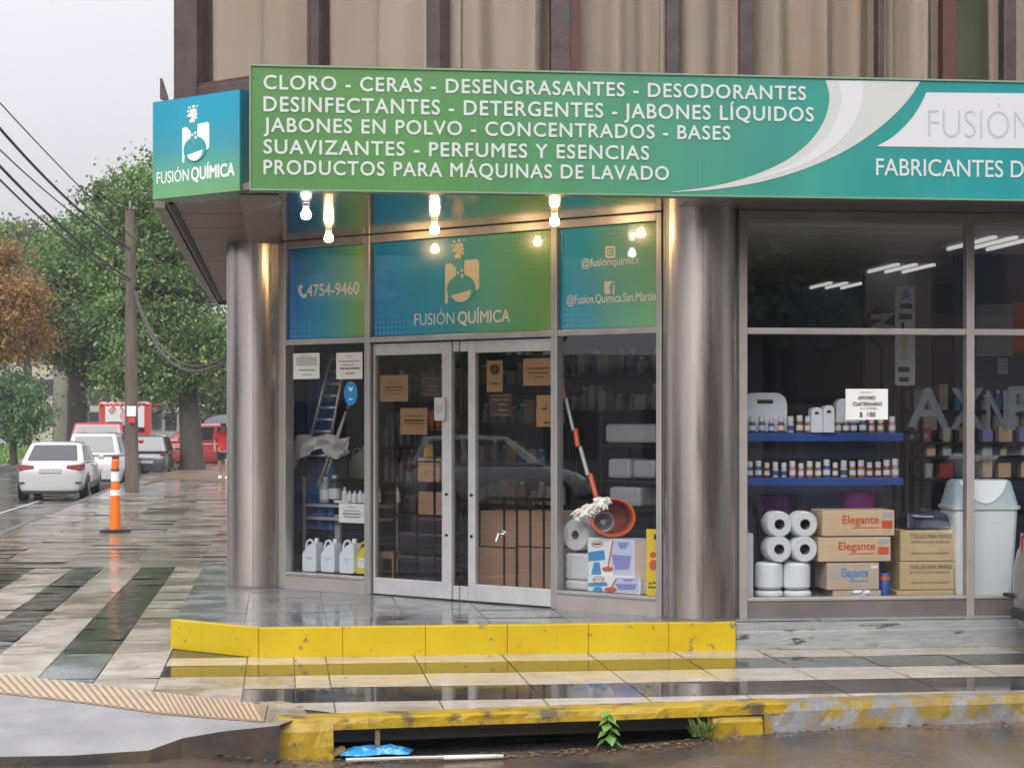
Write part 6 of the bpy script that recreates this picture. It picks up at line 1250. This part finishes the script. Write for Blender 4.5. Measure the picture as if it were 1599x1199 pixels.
a = at_z(540, 1186, ZR+.03); c_ = at_z(786, 1180, ZR+.03); t = thing('litter_stick', 'long thin white stick lying in the gutter by the blue bag', 'litter', tuple(a)); MB().tube([a, a.lerp(c_, .4)+Vector((0, 0, .004)), c_], [.012, .009, .011], 6).build('stick', M['sign_grey'], t); MB().tube([a.lerp(c_, .62), a.lerp(c_, .95)], .014, 6).build('sleeve', M['white'], t)
t = thing('litter_scrap', 'yellowish crumpled scrap beside the blue bag', 'litter', tuple(at_z(530, 1172, ZR+.02))); o = at_z(530, 1172, ZR+.04); mb = MB(); bmesh.ops.create_icosphere(mb.bm, subdivisions=2, radius=.05, matrix=Matrix.Translation(o) @ Matrix.Diagonal((1, .8, .4, 1)))
for v in mb.bm.verts: v.co += Vector((random.gauss(0, .007),)*3)
mb.build('scrap', mat('tan_scrap', (.42, .32, .13), .6), t)
# fallen leaves and debris on the wet ground
mb = MB()
for k in range(700):
    if k < 520: s = random.uniform(ks(300), ks(1600)); p_ = KERB.P(s, gz(s)+.008, random.uniform(.03, .25))
    else: p_ = Vector((random.uniform(-4, 4.5), random.uniform(12, 40) if k > 610 else random.uniform(11.9, 14.3), ZW+.006)); 
    if p_.z > .1 and p_.x > -.9 and p_.y > 14.3: continue
    a_ = random.uniform(0, 6.28); r_ = random.uniform(.006, .028); mb.f([mb.v(p_+Vector((r_*math.cos(a_+i*1.57)*(1 if i % 2 else .5), r_*math.sin(a_+i*1.57)*(1 if i % 2 else .5), random.uniform(0, .006)))) for i in range(4)])
tag(mb.build('debris', mat('brown_debris', (.13, .08, .04), .6, col2=(.25, .17, .09), vscale=9), fixn=False), 'scattered brown leaf scraps on the wet ground', 'debris', kind='stuff')
# ------------------------------------------------------------------ the far side of the crossing, seen mirrored in the glass
def opposite(label, x0, x1, y0, y1, h, col, face):
    t = thing('opposite_building', label, 'building', ((x0+x1)/2, (y0+y1)/2, 0)); MB().box(x0, x1, y0, y1, 0, h).build('wall', mat('opposite_wall', col, .8, col2=tuple(c*.8 for c in col), vscale=.4), t); MB().box(x0-.2, x1+.2, y0-.2, y1+.2, h, h+.3).build('parapet', M['concrete'], t)
    pl = Plane((x0, y1), (1, 0)) if face == 'n' else Plane((x1, y0), (0, 1)); L_ = (x1-x0) if face == 'n' else (y1-y0); sg = -1 if face == 'n' else 1; mb = MB()
    for i in range(int(L_/2.6)):
        for j in range(int(h/3.1)): s = 1.3+2.6*i; z = .9+3.1*j; mb.pbox(pl, s-.7, s+.7, z, z+1.5, *sorted((sg*.0, sg*.03)))
    o = mb.build('window', M['car_glass'], t); o['kind'] = 'stuff'
opposite('low grey house row across the main road behind the camera', -6, 9, -16, -6, 6.4, (.28, .265, .25), 'n'); opposite('brown apartment house across the main road behind the camera', 9.5, 30, -18, -7, 9.6, (.24, .20, .18), 'n'); opposite('tall pale block across the main road behind the camera', 31, 60, -22, -8, 13, (.22, .21, .20), 'n')
opposite('low grey house across the side street left of the view', -44, -31, 4, 12.5, 3.3, (.28, .275, .27), 'e'); opposite('taller cream house across the side street left of the view', -46, -32, 13, 19, 4.7, (.36, .33, .28), 'e'); opposite('low brown house across the side street left of the view', -44, -31.5, 19.4, 27, 3.0, (.24, .19, .16), 'e')
car('parked_car', 'white hatchback across the side street mirrored in the entrance glass', 'car', (-25, 15.2, ZR), R(180), white, 'hatch', 1.05); car('parked_car', 'white sedan across the side street beyond the left edge of the view', 'car', (-26, 8, ZR), R(180), white, 'sedan', 1)
def side_tree(label, x, y, h, r):
    t = thing('street_tree', label, 'tree', (x, y, ZR)); W = [(Vector((x+random.uniform(-r, r)*.6, y+random.uniform(-r, r)*.6, h+random.uniform(-r, r)*.6)), (r*.7, r*.7, r*.6), 26, 40, .4) for _ in range(4)]
    leaves(cloud(W), .22, 'crown', lf2, t); MB().tube([(x, y, ZR), (x+.1, y, h*.5), (x, y, h)], [.2, .16, .08], 8).build('trunk', M['bark'], t)
side_tree('green tree mirrored in the entrance glass beside the low grey house', -29, 13, 4.2, 1.8); side_tree('green tree mirrored in the glass beside the brown house', -28.5, 19.5, 4.6, 2.0); side_tree('green tree across the main road behind the camera', 9.2, -5.2, 4.6, 2.2)
